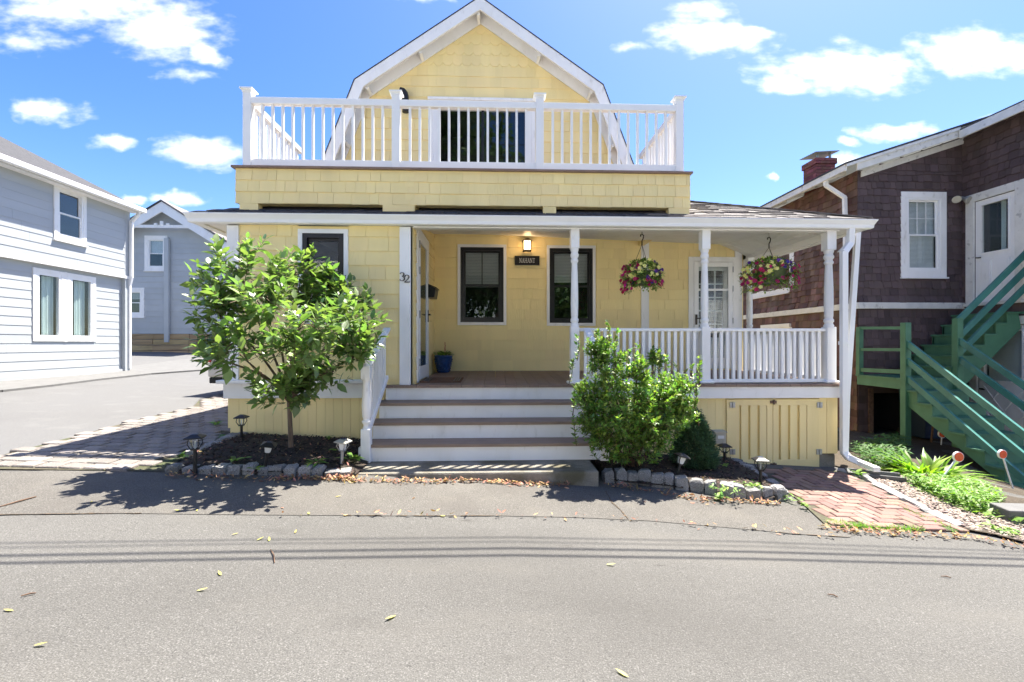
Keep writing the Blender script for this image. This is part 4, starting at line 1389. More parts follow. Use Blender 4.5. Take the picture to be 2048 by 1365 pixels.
# wing wall with the two doors
d1 = (-sy(1950, XW), -sy(2033, XW), sz(1950, 603, XW), sz(1950, 402, XW))
d1 = (-sy(1950, XW), -sy(2033, XW), 1.37 + .80, sz(1950, 404, XW))
d2 = (-sy(1957, XW), -sy(2060, XW), -.5, sz(1950, 652, XW))
ww = wall_cells(MB(TWW), -YB - .1, -6.6, -1.3, roofz(XW) - .2, [d1, d2]).build('wing_wall', 'brown', brown)
brows(ww, TWW, -YB, -6.8, zbelt1 + .12, roofz(XW) - .2, [pad(d1, .16)], thick=1.3)
brows(ww, TWW, -YB, -6.8, -.8, zbelt1 + .1, [pad(d2, .14), pad(d1, .1)])
def panel_door(T, d, name, glass_lo, win_in=.12, cross=False, knob_left=True, trim=.15):
    u0, u1, z0, z1 = d
    fr = MB(T).box(u0 - trim, u0, -.04, 0, z0 - .02, z1 + trim).box(u1, u1 + trim, -.04, 0, z0 - .02, z1 + trim).box(u0, u1, -.04, 0, z1, z1 + trim).box(u0 - trim, u1 + trim, -.09, 0, z0 - .06, z0)
    dd = fr.build(name, 'oldwhite', brown, bevel=.004)
    L = z1 - z0
    zg = z0 + L * glass_lo
    g = (u0 + win_in, u1 - win_in, zg, z1 - .12)
    lf = wall_cells(MB(T), u0 + .01, u1 - .01, z0 + .01, z1 - .01, [g], .045)
    lf.T = T @ Matrix.Translation((0, .0, 0))
    lf.box(g[0] - .03, g[1] + .03, -.015, 0, g[3], g[3] + .03); lf.box(g[0] - .03, g[1] + .03, -.015, 0, g[2] - .03, g[2])
    lf.box(g[0] - .03, g[0], -.015, 0, g[2], g[3]); lf.box(g[1], g[1] + .03, -.015, 0, g[2], g[3])
    um = (u0 + u1) / 2
    if not cross:
        for (a, b) in ((u0 + .1, um - .05), (um + .05, u1 - .1)):
            lf.box(a, b, -.012, 0, z0 + .15, zg - .16); lf.box(a + .03, b - .03, -.02, 0, z0 + .18, zg - .19)
    leaf = lf.build('leaf', 'white', dd, bevel=.003)
    if cross:
        x_ = MB(T)
        a, b, c, e = u0 + .1, u1 - .1, z0 + .12, zg - .12
        m_, n_ = (a + b) / 2, (c + e) / 2
        for (p, q) in (((a, c), (b, e)), ((a, e), (b, c)), ((m_, c), (a, n_)), ((m_, c), (b, n_)), ((m_, e), (a, n_)), ((m_, e), (b, n_))):
            x_.beam((p[0], -.008, p[1]), (q[0], -.008, q[1]), .016, .03, up=(0, 1, 0)) if False else x_.hexa([(p[0] - .014, -.014, p[1]), (p[0] + .014, -.014, p[1]), (p[0] + .014, 0, p[1]), (p[0] - .014, 0, p[1]), (q[0] - .014, -.014, q[1]), (q[0] + .014, -.014, q[1]), (q[0] + .014, 0, q[1]), (q[0] - .014, 0, q[1])])
        x_.build('cross_mould', 'white', dd)
    MB(T).box(g[0], g[1], .02, .024, g[2], g[3]).build('pane', 'glass', dd)
    r = MB(T).box(u0, u1, .9, .92, z0, z1).box(u0 - .02, u0, .06, .9, z0, z1).box(u1, u1 + .02, .06, .9, z0, z1).box(u0, u1, .06, .9, z1, z1 + .02).box(u0, u1, .06, .9, z0 - .02, z0)
    r.build('room', 'room', dd)
    uk = u0 + .07 if knob_left else u1 - .07
    zk = z0 + L * .44
    MB(T).lathe([(.0, 0), (.03, .0), (.03, .01)], uk, -.02, 10, z=zk).tube([(uk, 0, zk), (uk, -.06, zk), (uk + .09, -.06, zk - .01)], .012, 6).build('handle', 'bronze', dd)
    return dd
pd = panel_door(TWW, d1, 'door', .48, .13)
ucur = MB(TWW)
u0, u1, z0, z1 = d1
ucur.box(u1 - .3, u1 - .13, .2, .21, z0 + .9, z1).box(u0 + .3, u0 + .38, .2, .21, z0 + .9, z1)
ucur.build('curtain', 'curtain', pd)
pd2 = panel_door(TWW, d2, 'storm_door', .52, .12, True)
MB(TWW).box(d2[0] + .1, d2[1] - .1, .10, .11, d2[2] + 1.0, d2[3] - .1).build('curtain', 'whiteblind', pd2)
# roof
mb = MB()
ER = 6.88
zr = roofz
def rslab(x0, x1, y0, y1, th, lift=0.0):
    return MB().hexa([(x0, y0, zr(x0) - th + lift), (x1, y0, zr(x1) - th + lift), (x1, y1, zr(x1) - th + lift), (x0, y1, zr(x0) - th + lift), (x0, y0, zr(x0) + lift), (x1, y0, zr(x1) + lift), (x1, y1, zr(x1) + lift), (x0, y1, zr(x0) + lift)])
rslab(ER - .03, 13.5, 8.66, 17, .035).build('roof', 'dark_roof', brown)
rslab(9.18, 13.5, 7.0, 8.66, .035, -.08).build('roof', 'dark_roof', brown)
rslab(ER + .02, 13.4, 8.74, 16.9, .02, -.036).build('roof_boarding', 'oldwhite', brown)
rslab(9.2, 13.4, 7.1, 8.66, .02, -.116).build('roof_boarding', 'oldwhite', brown)
def rakeb(x0, x1, y0, y1, top, h):
    return MB().hexa([(x0, y0, zr(x0) - top - h), (x1, y0, zr(x1) - top - h), (x1, y1, zr(x1) - top - h), (x0, y1, zr(x0) - top - h), (x0, y0, zr(x0) - top), (x1, y0, zr(x1) - top), (x1, y1, zr(x1) - top), (x0, y1, zr(x0) - top)])
rakeb(7.12, 9.2, 8.70, 8.735, .037, .19).build('rake_board', 'oldwhite', brown, bevel=.004)
rakeb(ER, 9.2, 8.665, 8.70, .036, .06).build('rake_board', 'oldwhite', brown, bevel=.004)
rakeb(XB + .05, XW, 8.96, 8.985, .24, .12).build('frieze_board', 'oldwhite', brown)
MB().box(ER - .02, ER + .03, 8.7, 16.9, zr(ER) - .16, zr(ER) - .037).build('eave_board', 'oldwhite', brown, bevel=.004)
MB().box(9.16, 9.2, 7.05, 8.66, zr(9.18) - .27, zr(9.18) - .115).build('eave_board', 'oldwhite', brown, bevel=.004)
for y in (9.3, 9.95, 10.6, 11.25, 11.9, 12.55, 13.2):
    rakeb(ER + .03, XB, y, y + .06, .057, .12).build('rafter_tail', 'oldwhite', brown)
for y in (7.5, 8.15):
    rakeb(9.21, XW, y, y + .07, .14, .10).build('rafter_tail', 'oldwhite', brown)
# pipe from the eave
yq = sy(1640, 6.95)
square_pipe(MB(), [(6.93, 9.3, zr(ER) - .10), (6.93, 9.3, zr(ER) - .24), (7.27, 9.22, zr(ER) - .52), (7.29, 9.22, zr(ER) - 1.1), (7.29, 9.22, -.3)], .075, .06).build('downspout', 'vinyl', brown, bevel=.006)
# chimney
cx, cy, cb, ct = fx(1638, 11.2), 11.2, 4.3, fz(1638, 322, 11.2)
ch = MB().box(cx - .22, cx + .22, cy - .22, cy + .22, cb, ct - .01).build('chimney', 'mortar', brown)
bk = MB(); k = 0; z = cb
while z < ct - .06:
    g = .03 if z > ct - .22 else 0
    for s_ in range(4):
        n_ = 2
        for i in range(n_ + 1):
            a = -.235 - g + (i - (.5 if k % 2 else 0)) * .235
            b = min(a + .225, .235 + g); a = max(a, -.235 - g)
            if b - a < .03: continue
            Tm = Matrix.Translation((cx, cy, 0)) @ Matrix.Rotation(s_ * math.pi / 2, 4, 'Z')
            vs = [(a, -.24 - g, z), (b, -.24 - g, z), (b, -.2, z), (a, -.2, z), (a, -.24 - g, z + .062), (b, -.24 - g, z + .062), (b, -.2, z + .062), (a, -.2, z + .062)]
            bk.add([Tm @ Vector(v) for v in vs], [(0, 3, 2, 1), (4, 5, 6, 7), (0, 1, 5, 4), (1, 2, 6, 5), (3, 0, 4, 7)])
    z += .072; k += 1
bk.build('chimney_bricks', 'redbrick', ch, kind='stuff')
MB().hexa([(cx - .3, cy - .3, ct + .09), (cx + .3, cy - .3, ct + .13), (cx + .3, cy + .3, ct + .17), (cx - .3, cy + .3, ct + .13), (cx - .3, cy - .3, ct + .105), (cx + .3, cy - .3, ct + .145), (cx + .3, cy + .3, ct + .185), (cx - .3, cy + .3, ct + .145)]).box(cx - .18, cx - .14, cy - .18, cy - .14, ct, ct + .12).box(cx + .14, cx + .18, cy - .18, cy - .14, ct, ct + .14).build('cap_plate', 'galv', ch)
bs.finish('shingle', 300)

# floodlight between window and door
flx, flz = fx(1913, YB - .05), fz(1913, 400, YB)
fl = thing('floodlight', 'twin white floodlight on the brown wall beside the upper white door', 'light', (flx, YB - .02, flz))
MB().box(flx - .05, flx + .05, YB - .05, YB - .02, flz - .03, flz + .05).build('wall_plate', 'iron', fl)
for s_ in (-1, 1):
    c = Vector((flx + s_ * .05, YB - .09, flz + .01)); d = Vector((s_ * .45 - .25, -.75, -.5)).normalized()
    b = MB().tube([c, c + d * .05, c + d * .09, c + d * .15, c + d * .155], [.03, .035, .05, .075, .07], 12)
    b.build('lamp_head', 'galv', fl)

# ------------------------------------------------------------------ green outside stairs
XG0, XG1, YG0, YG1 = 7.3, 8.27, 7.9, 8.93
zland = fz(1797, 757, 7.9)
gstair = thing('outside_stairs', 'green painted wooden outside stairs with landing climbing to the upper door of the brown house', 'staircase', (XG0, YG0, -.8))
ld = MB().box(XG0, XG0 + .04, YG0, YG1, zland - .2, zland - .03).box(XG0, XG1, YG0 + .0, YG0 + .04, zland - .2, zland - .03).build('landing', 'green', gstair)
y = YG0 - .02
while y < YG1:
    MB().box(XG0 - .02, XG1 + .02, y, min(y + .135, YG1 + .02), zland - .03, zland).build('landing_board', 'green', ld)
    y += .14
RL, TL = .195, .272
nlow = 7
for i in range(nlow):
    zt = zland - RL * (i + 1); yb = YG0 - .01 - TL * i
    MB().box(XG0 - .03, XG1 - .02, yb - TL - .02, yb, zt - .035, zt).build('tread', 'green', gstair, bevel=.004)
    MB().box(XG0 + .02, XG1 - .05, yb - .004, yb + .014, zt, zt + RL - .036).build('riser', 'green', gstair)
zend = zland - RL * nlow; yend = YG0 - TL * nlow
MB().box(XG0 + .02, XG1 - .05, yend - .012, yend + .008, zend - RL + .1, zend - .036).build('riser', 'green', gstair)
for x in (XG0 + .0, XG1 - .08):
    pts = [(YG0, zland - .08)]
    for i in range(nlow):
        zt = zland - RL * (i + 1) - .036
        pts += [(YG0 - TL * i - .015, zt), (YG0 - TL * (i + 1) - .01, zt)]
    pts += [(yend - .01, zend - .14), (yend + .12, zend - .14), (YG0, zland - .42)]
    MB().prism(pts, 'x', x, x + .045).build('stringer', 'green', gstair)
MB().box(XG0 - .12, XG1 + .1, yend - .14, yend + .02, H(8, 6) - .25, zend - .13).build('foot_block', 'green', gstair, bevel=.01)
# newels
def gpost(x, y, z0, z1, w=.11):
    MB().box(x - w / 2, x + w / 2, y - w / 2, y + w / 2, z0, z1).build('post', 'green', gstair, bevel=.006)
gpost(XG0 - .0, YG0 - .06, H(7.3, 7.9) - .05, fz(1806, 646, 7.9))
gpost(XG0 + .03, YG1 - .03, zland - .03, fz(1722, 655, 8.9), .09)
gpost(XG1 + .02, YG0 - .03, H(8.3, 7.9) - .05, fz(1908, 637, 7.9))
gpost(XG1, YG1 - .05, H(8.3, 8.9) - .05, zland, .1)
for py0, py1 in ((655.5, 654.5), (699, 697.5), (743, 738)):
    MB().beam((XG0 + .0, YG0 - .02, fz(1795, py0 + 1, 7.9)), (XG0 + .03, YG1 - .03, fz(1722, py1 + 2, 8.9)), .04, .075 if py0 > 700 else .055).build('landing_rail', 'green', gstair)
slope = RL / TL
for k, dz in enumerate((.0, -.305, -.62)):
    z0 = fz(1806, 679, 7.84) + dz
    y1 = yend - .05
    z1 = z0 - slope * 1.02 * (YG0 - .06 - y1)
    MB().beam((XG0 - .0, YG0 - .02, z0 - .02), (XG0 - .0, y1, z1), .045, .10).build('handrail', 'greenrail', gstair, bevel=.004)
for k, dz in enumerate((.0, -.33)):
    z0 = fz(1908, 678, 7.84) + dz
    y1 = yend - .05
    MB().beam((XG1 + .02, YG0 - .02, z0), (XG1 + .02, y1, z0 - slope * 1.02 * (YG0 - .06 - y1)), .045, .10).build('handrail', 'greenrail', gstair, bevel=.004)
# upper flight, climbing to the wing door
RU, TU = .2, .212
for i in range(6):
    zt = zland + RU * (i + 1); xb = XG1 - .05 + TU * i
    MB().box(xb - .02, xb + TU + .01, YG0 + .0, YG1, zt - .035, zt).build('tread', 'green', gstair, bevel=.004)
    MB().box(xb, xb + .018, YG0 + .05, YG1 - .03, zt - RU, zt - .036).build('riser', 'green', gstair)
pts = [(XG1 - .06, zland - .1)]
for i in range(6):
    zt = zland + RU * (i + 1) - .036; xb = XG1 - .05 + TU * i
    pts += [(xb, zt), (xb + TU, zt)]
pts += [(XG1 + 6 * TU, zland + RU * 6 - .3), (XG1 + .12, zland - .22)]
for y in (YG0 + .02, YG1 - .06):
    MB().prism(pts, 'y', y, y + .045).build('stringer', 'green', gstair)
zx = zland + RU * 6 + .2
MB().box(XG1 - .05 + TU * 6, XW - .05, YG0 - .15, YG1, zx - .24, zx - .2).build('top_landing', 'green', gstair)
for dz in (0, -.3, -.60):
    z0 = fz(1918, 646, 7.9) + dz + .05
    x1 = 9.72
    MB().beam((XG1 + .02, YG0 - .05, z0), (x1, YG0 - .05, z0 + (RU / TU) * (x1 - XG1)), .045, .10).build('handrail', 'greenrail', gstair, bevel=.004)

# dark blue bin under the stairs
bx_, by_ = fx(1850, 8.6), 8.6
zg_ = H(bx_, by_)
rbn = thing('recycling_bin', 'dark blue wheeled bin with white ring mark under the green stairs', 'bin', (bx_, by_, zg_), local=True)
mb = MB().hexa([(-.22, -.22, .05), (.22, -.22, .05), (.22, .25, .05), (-.22, .25, .05), (-.28, -.30, 1.0), (.28, -.30, 1.0), (.28, .3, 1.0), (-.28, .3, 1.0)])
bb = mb.build('body', 'navy', rbn, bevel=.02)
MB().hexa([(-.30, -.33, 1.0), (.30, -.33, 1.0), (.30, .33, 1.0), (-.30, .33, 1.0), (-.27, -.28, 1.06), (.27, -.28, 1.06), (.27, .3, 1.09), (-.27, .3, 1.09)]).build('lid', 'navy', rbn, bevel=.012)
for s_ in (-1, 1):
    MB(Matrix.Translation((s_ * .24, .24, .1)) @ Matrix.Rotation(R(90), 4, 'Y')).lathe([(.02, -.03), (.1, -.03), (.1, .03), (.02, .03)], 0, 0, 14).build('wheel', 'rubber', rbn)
ring = MB()
for k in range(3):
    a0 = k * 2.094
    ring.tube([(-.05 + .085 * math.cos(a0 + t * .27), -.292 + .05 * 0, .72 + .085 * math.sin(a0 + t * .27)) for t in range(6)], .011, 5)
ring.build('ring_mark', 'signwhite', rbn)

# orange driveway markers
def marker(pb, pt, rpx, label, Y, tilt_y=0.0):
    b = Vector((fx(pb[0], Y), Y, fz(pb[0], pb[1], Y))); t = Vector((fx(pt[0], Y - tilt_y), Y - tilt_y, fz(pt[0], pt[1], Y - tilt_y)))
    rr = rpx * Y / FPX * 1.05
    m = thing('driveway_marker', label, 'marker', tuple(b), 'orange driveway markers')
    d = (t - b).normalized()
    MB().tube([b - d * .1, t - d * rr * .7], .010, 6).build('rod', 'vinyl', m)
    up_ = Vector((0, -1, .1))
    a = (up_ - d * up_.dot(d)).normalized()
    MB().tube([t - a * .012, t + a * .012], rr, 18, smooth=False).build('rim', 'vinyl', m)
    MB().tube([t + a * .012, t + a * .017], rr * .86, 18, smooth=False).build('reflector', 'orange', m)
marker((2034, 1004), (2004, 909), 9, 'orange disc marker on a white rod standing before the green stair rails', 5.6)
marker((1893, 945), (1916, 914), 10, 'orange disc marker leaning out of the leafy plants', 5.15)
marker((1881, 905), (1884, 868), 8, 'orange disc marker half hidden in the shade beneath the green stairs', 8.0)
tag(MB().tube([(fx(1862, 8.2), 8.2, H(8.2, 8.2) - .05), (fx(1866, 8.3), 8.3, fz(1866, 850, 8.3))], .018, 6).build('wooden_stake', 'twig', None), 'bare wooden stake leaning in the shade under the green stairs', 'stake')

# ------------------------------------------------------------------ pale blue house on the left
XA = -10.79
TA = T_east(XA)
blue = thing('pale_blue_house', 'pale blue clapboard house with white windows and hipped roof', 'house', (XA, 10, .5))
za0, za1 = .53, sz(0, 510, XA)
zae = 5.22
YA1 = sy(250, XA)
uwin = (sy(106, XA), sy(158, XA), sz(130, 478, XA), sz(130, 383, XA))
lwA = (sy(72, XA), sy(121, XA), sz(126, 676, XA), sz(126, 552, XA)); lwB = (sy(139, XA), sy(184, XA), lwA[2], lwA[3])
la = wall_cells(MB(TA), 4, YA1, za0 - .3, za1, [lwA, lwB]).build('lower_wall', 'blueboard', blue)
TA2 = T_east(XA + .09)
ua = wall_cells(MB(TA2), 4, YA1 + .06, za1, zae, [uwin]).build('upper_wall', 'blueboard', blue)
clap = shingle_mesh('clapboard', 'blueboard', .010, .002)
clapg = shingle_mesh('clapboard', 'greyboard', .018, .002)
def boards(part, T, u0, u1, z0, z1, holes, exp, mesh, wr=(2.2, 4.5)):
    z = z0
    while z < z1 - .03:
        h = min(exp, z1 - z)
        for (a, b) in free_spans(u0, u1, z, z + h, holes):
            u = a
            while u < b - .05:
                e = min(b, u + random.uniform(*wr))
                if b - e < .5: e = b
                inst('clapboard', mesh, part, T @ Vector((u, 0, z)), T.to_euler(), (e - u - .003, 1, h + .003))
                u = e
        z += exp
boards(la, TA, 8.2, YA1, za0 + .02, za1 - .06, [pad((lwA[0], lwB[1], lwA[2], lwA[3]), .1)], .205, clap)
boards(ua, TA2, 8.2, YA1 + .06, za1 + .02, zae, [pad(uwin, .1)], .205, clap)
MB(TA2).box(8, YA1 + .06, -.03, .09, za1 - .05, za1 + .02).build('belt_board', 'white', blue)
MB(TA).box(8, YA1 + .12, -.06, 0, za0 - .3, za0 + .1).build('base_board', 'blueboard', blue)
window(blue, TA2, *uwin, trim=.09, framemat='vinyl', border=.05, blind=None, curtain=[(0, 1)] if False else None, sill=True)
window(blue, TA, *lwA, trim=.09, framemat='vinyl', kind='single', border=.06, curtain=[(.42, 1.0)], glass='glass_side')
window(blue, TA, *lwB, trim=.09, framemat='vinyl', kind='single', border=.06, curtain=[(.40, .95)], glass='glass_side')
MB(TA).box(lwA[1] + .09, lwB[0] - .09, -.028, 0, lwA[2] - .1, lwA[3] + .1).build('mullion', 'white', blue)
MB().box(XA - 7, XA + .1, YA1 - .12, YA1 + .05, za0 - .3, zae).box(XA - 7, XA - 6.9, 4, YA1, za0 - .3, zae).box(XA - 7, XA, 4, 4.12, za0 - .3, zae).build('rear_wall', 'blueboard', blue)
ov = .28
# soffit, gutter, downspout
MB(TA2).box(4, YA1 + .16, -ov, 0, zae - .02, zae + .01).build('soffit', 'white', blue)
MB(TA2).box(4, YA1 + .2, -ov - .11, -ov, zae - .01, zae + .12).build('gutter', 'vinyl', blue, bevel=.02)
MB(TA2).box(4, YA1 + .18, -ov + .001, -ov + .03, zae - .02, zae + .10).build('fascia', 'white', blue)
yd = YA1 + .03
square_pipe(MB(), [(XA + ov + .1, yd, zae), (XA + ov + .06, yd, zae - .1), (XA + .16, yd, zae - .3), (XA + .16, yd, za1), (XA + .10, yd, za1 - .25), (XA + .10, yd, za0 + .12)], .08, .07).build('downspout', 'vinyl', blue, bevel=.008)
k_ = .62
xe, ye, ze = XA + .09 + ov + .04, YA1 + .19, zae + .09
w_ = 4.2
MB().add([(xe, ye, ze), (xe - 2 * w_, ye, ze), (xe - w_, ye - w_, ze + k_ * w_), (xe, 2, ze), (xe - w_, 2, ze + k_ * w_), (xe - 2 * w_, 2, ze),
          (xe, ye, ze - .04), (xe - 2 * w_, ye, ze - .04), (xe, 2, ze - .04), (xe - 2 * w_, 2, ze - .04)],
         [(0, 1, 2), (0, 2, 4, 3), (2, 1, 5, 4), (0, 6, 7, 1), (3, 8, 6, 0), (1, 7, 9, 5), (3, 4, 5, 9, 8), (6, 8, 9, 7)]).build('roof', 'dark_roof', blue)

# ------------------------------------------------------------------ grey blue gabled house at the end
YH = 20.0
TH_ = T_front(YH)
grey = thing('grey_gabled_house', 'grey blue clapboard gabled house with white bargeboards at the end of the side road', 'house', (-13, YH, .87))
hx0_, hx1_ = fx(190, YH), fx(452, YH)
apx, apz = fx(337, YH), fz(323, 414, YH)
ez = fz(445, 487, YH)
hb = fz(330, 668, YH); hg_ = fz(330, 712, YH)
gw1 = (fx(296, YH), fx(329, YH), fz(312, 536, YH), fz(312, 478, YH)); gw2 = (fx(256, YH), fx(283, YH), fz(268, 629, YH), fz(268, 582, YH))
hl = apx - (hx1_ - apx)
gwl = wall_cells(MB(TH_), hl + .0, hx1_, hb, ez, [gw2] + ([gw1] if gw1[3] < ez else [(gw1[0], gw1[1], gw1[2], ez)]))
gwl.prism([(hl, ez), (gw1[0], ez), (gw1[0], ez + .3), (gw1[1], ez + .3), (gw1[1], ez), (hx1_, ez), (apx, apz - .02)], 'y', .001, .119) if gw1[3] > ez else gwl.prism([(hl, ez), (hx1_, ez), (apx, apz - .02)], 'y', .001, .119)
gpart = gwl.build('front_wall', 'greyboard', grey)
boards(gpart, TH_, hl + .02, hx1_, hb, ez, [pad(gw1, .1), pad(gw2, .1)], .245, clapg, (2, 4))
z = ez
while z < apz - .35:
    hw = (hx1_ - apx) * (apz - z - .2) / (apz - ez)
    for (a, b) in free_spans(apx - hw, apx + hw, z, z + .245, [pad(gw1, .1)]):
        inst('clapboard', clapg, gpart, (a, YH, z), (0, 0, 0), (b - a, 1, .248))
    z += .245
window(grey, TH_, *gw1, trim=.13, framemat='vinyl', blind='whiteblind', blind_to=.5, border=.05, sill=True)
window(grey, TH_, *gw2, trim=.13, framemat='vinyl', blind='blind', blind_to=.3, border=.05, sill=True)
nb = 4
for i in range(nb):
    z0_ = hg_ + (hb - hg_) * i / nb
    for (a, b) in ((hl, apx - .6), (apx - .59, apx + .9), (apx + .91, hx1_)):
        MB().box(a, b, YH - .02 - .03 * (nb - i) + random.uniform(-.02, .02), YH + .2, z0_ - (.3 if i == 0 else 0), hg_ + (hb - hg_) * (i + 1) / nb - .015).build('base_board', 'stonebase', grey, bevel=.01)
sl_ = Vector((hx1_ - apx, ez - apz)).normalized()
for s_ in (-1, 1):
    e = Vector((apx + s_ * (hx1_ - apx + .45), apz + sl_.y / sl_.x * (hx1_ - apx + .45)))
    MB().prism([(apx, apz + .1), (e.x, e.y + .1), (e.x, e.y - .28), (apx, apz - .32)], 'y', YH - .42, YH - .36).build('bargeboard', 'white', grey)
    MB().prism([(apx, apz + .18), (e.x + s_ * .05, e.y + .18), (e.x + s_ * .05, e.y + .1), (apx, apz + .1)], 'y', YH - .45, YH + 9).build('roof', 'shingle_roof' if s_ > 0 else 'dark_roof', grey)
    MB().prism([(apx, apz + .09), (e.x, e.y + .09), (e.x, e.y + .06), (apx, apz + .06)], 'y', YH - .36, YH).build('soffit', 'white', grey)
zt_b = fz(323, 455, YH)
wb = (apz - zt_b) * sl_.x / -sl_.y
mb = MB().box(apx - wb, apx + wb, YH - .40, YH - .34, zt_b - .12, zt_b)
for i in (1, 2, 3):
    mb.lathe([(.02, -.02), (.12 - abs(i - 2) * .03, -.02), (.12 - abs(i - 2) * .03, .02), (.02, .02)], 0, 0, 10) if False else mb.box(apx - .5 + i * .25 - .06, apx - .5 + i * .25 + .06, YH - .42, YH - .36, zt_b - .01, zt_b + .16 - abs(i - 2) * .09)
mb.build('gable_ornament', 'white', grey)
px_ = fx(337, YH)
MB().box(px_ - .09, px_ + .09, YH - .14, YH - .03, fz(337, 685, YH), fz(337, 478, YH)).build('conduit', 'greyboard', grey)
xr_ = fx(447, YH)
MB().box(hx1_ - .12, hx1_ + .02, YH - .04, YH, hb, ez).build('corner_board', 'greyboard', grey)
for a_ in (hx1_ - .1, hl): MB().box(a_, a_ + .1, YH + .121, YH + 9, hg_, ez).build('side_wall', 'greyboard', grey)
MB().box(hx1_ + .3, hx1_ + .46, YH - .4, YH + 9, ez - .28, ez - .12).build('gutter', 'vinyl', grey)

# ------------------------------------------------------------------ parked car behind the corner
cxo, cyo = -4.89, 9.35
zc0 = H(cxo, cyo + 1)
car = thing('parked_car', 'champagne coloured car parked tail out beside the yellow house', 'car', (cxo, cyo, zc0), local=True)
prof = [(.06, .42), (.0, .62), (.03, .95), (.10, 1.02), (.35, 1.42), (.7, 1.5), (1.7, 1.52), (2.3, 1.44), (3.0, 1.02), (4.0, .92), (4.35, .75), (4.4, .42), (4.3, .28), (.15, .28)]
def arc(c): return [(c + .36 * math.cos(t), .30 + .36 * math.sin(t)) for t in [math.pi * k / 8 for k in range(9)]]
full = prof[:-1] + arc(3.55) + arc(.85) + [prof[-1]]
body = MB()
hw_ = .86
vs = []
for s_ in (-1, 1):
    for (yy, zz) in full:
        k = 1.0 if zz < 1.0 else 1 - (zz - 1.0) * .32
        vs.append((s_ * hw_ * k, yy, zz))
n = len(full)
body.add(vs, [tuple(range(n)), tuple(range(2 * n - 1, n - 1, -1))] + [((i + 1) % n, i, n + i, n + (i + 1) % n) for i in range(n)])
body.build('body', 'carpaint', car, bevel=.03)
for s_ in (-1, 1):
    MB().box(s_ * .84 - (.07 if s_ > 0 else -.07) * 0 - .10, s_ * .84 + .03, -.012, .18, .72, .90).build('tail_light', 'redlens', car, bevel=.02)
    for yy in (.85, 3.55):
        w = MB(Matrix.Translation((s_ * .80, yy, .31)) @ Matrix.Rotation(R(90), 4, 'Y')).lathe([(.2, -.09), (.29, -.1), (.315, -.06), (.315, .06), (.29, .1), (.2, .09)], 0, 0, 22).build('wheel', 'rubber', car)
        MB(Matrix.Translation((s_ * .80, yy, .31)) @ Matrix.Rotation(R(90), 4, 'Y')).lathe([(.03, -.07), (.2, -.085), (.2, .085), (.03, .07)], 0, 0, 14).build('rim', 'steel', w)
    k = MB()
    for (a, b) in ((.5, 1.35), (1.42, 2.35)):
        k.add([(s_ * .865, a - .12, 1.03), (s_ * .865, b + .1, 1.03), (s_ * .735, b - .05, 1.40), (s_ * .735, a, 1.40)], [(0, 1, 2, 3)])
    k.build('side_window', 'black', car)
MB().box(-.85, .85, -.06, .14, .42, .66).build('bumper', 'carpaint', car, bevel=.04)
MB().box(-.83, .83, -.04, .14, .30, .42).build('bumper_valance', 'rubber', car, bevel=.02)
MB().box(-.26, .26, -.03, .03, .78, .90).build('number_plate', 'signwhite', car)
MB().add([(-.72, .085, 1.04), (.72, .085, 1.04), (.64, .32, 1.40), (-.64, .32, 1.40)], [(0, 1, 2, 3)]).build('rear_window', 'black', car)

# ------------------------------------------------------------------ overhead wires (their shadows cross the road)
def wire(px_pts, hgt, r, label):
    pts = []
    for p in px_pts:
        g = gp(*p)
        hh_ = hgt
        pts.append(Vector((g.x + SUN_DIR.x / SUN_DIR.z * hh_, g.y + SUN_DIR.y / SUN_DIR.z * hh_, g.z + hh_)))
    a, b = pts[0], pts[-1]
    d = (b - a) / (len(pts) - 1)
    pts = [a - d * 3] + pts + [b + d * 3]
    o = MB().tube(pts, r, 6).build('overhead_wire', 'rubber', None)
    tag(o, label, 'wire', 'wires over the street')
wire([(-300, 1121), (0, 1112), (500, 1104), (1024, 1097), (1500, 1104), (2048, 1119), (2300, 1132)], 5.8, .012, 'black cable casting the heavier upper shadow line across the road')
wire([(-300, 1133), (0, 1127), (500, 1118), (1024, 1111), (1500, 1118), (2048, 1133), (2300, 1144)], 5.8, .012, 'black cable casting the heavier lower shadow line across the road')
wire([(-300, 1092), (0, 1087), (500, 1080), (1024, 1075), (1500, 1084), (2048, 1104), (2300, 1114)], 6.0, .006, 'thin wire casting the faint upper shadow line across the road')
wire([(-300, 1102), (0, 1096), (500, 1088), (1024, 1084), (1500, 1093), (2048, 1111), (2300, 1120)], 6.0, .005, 'thin wire casting the faint lower shadow line across the road')
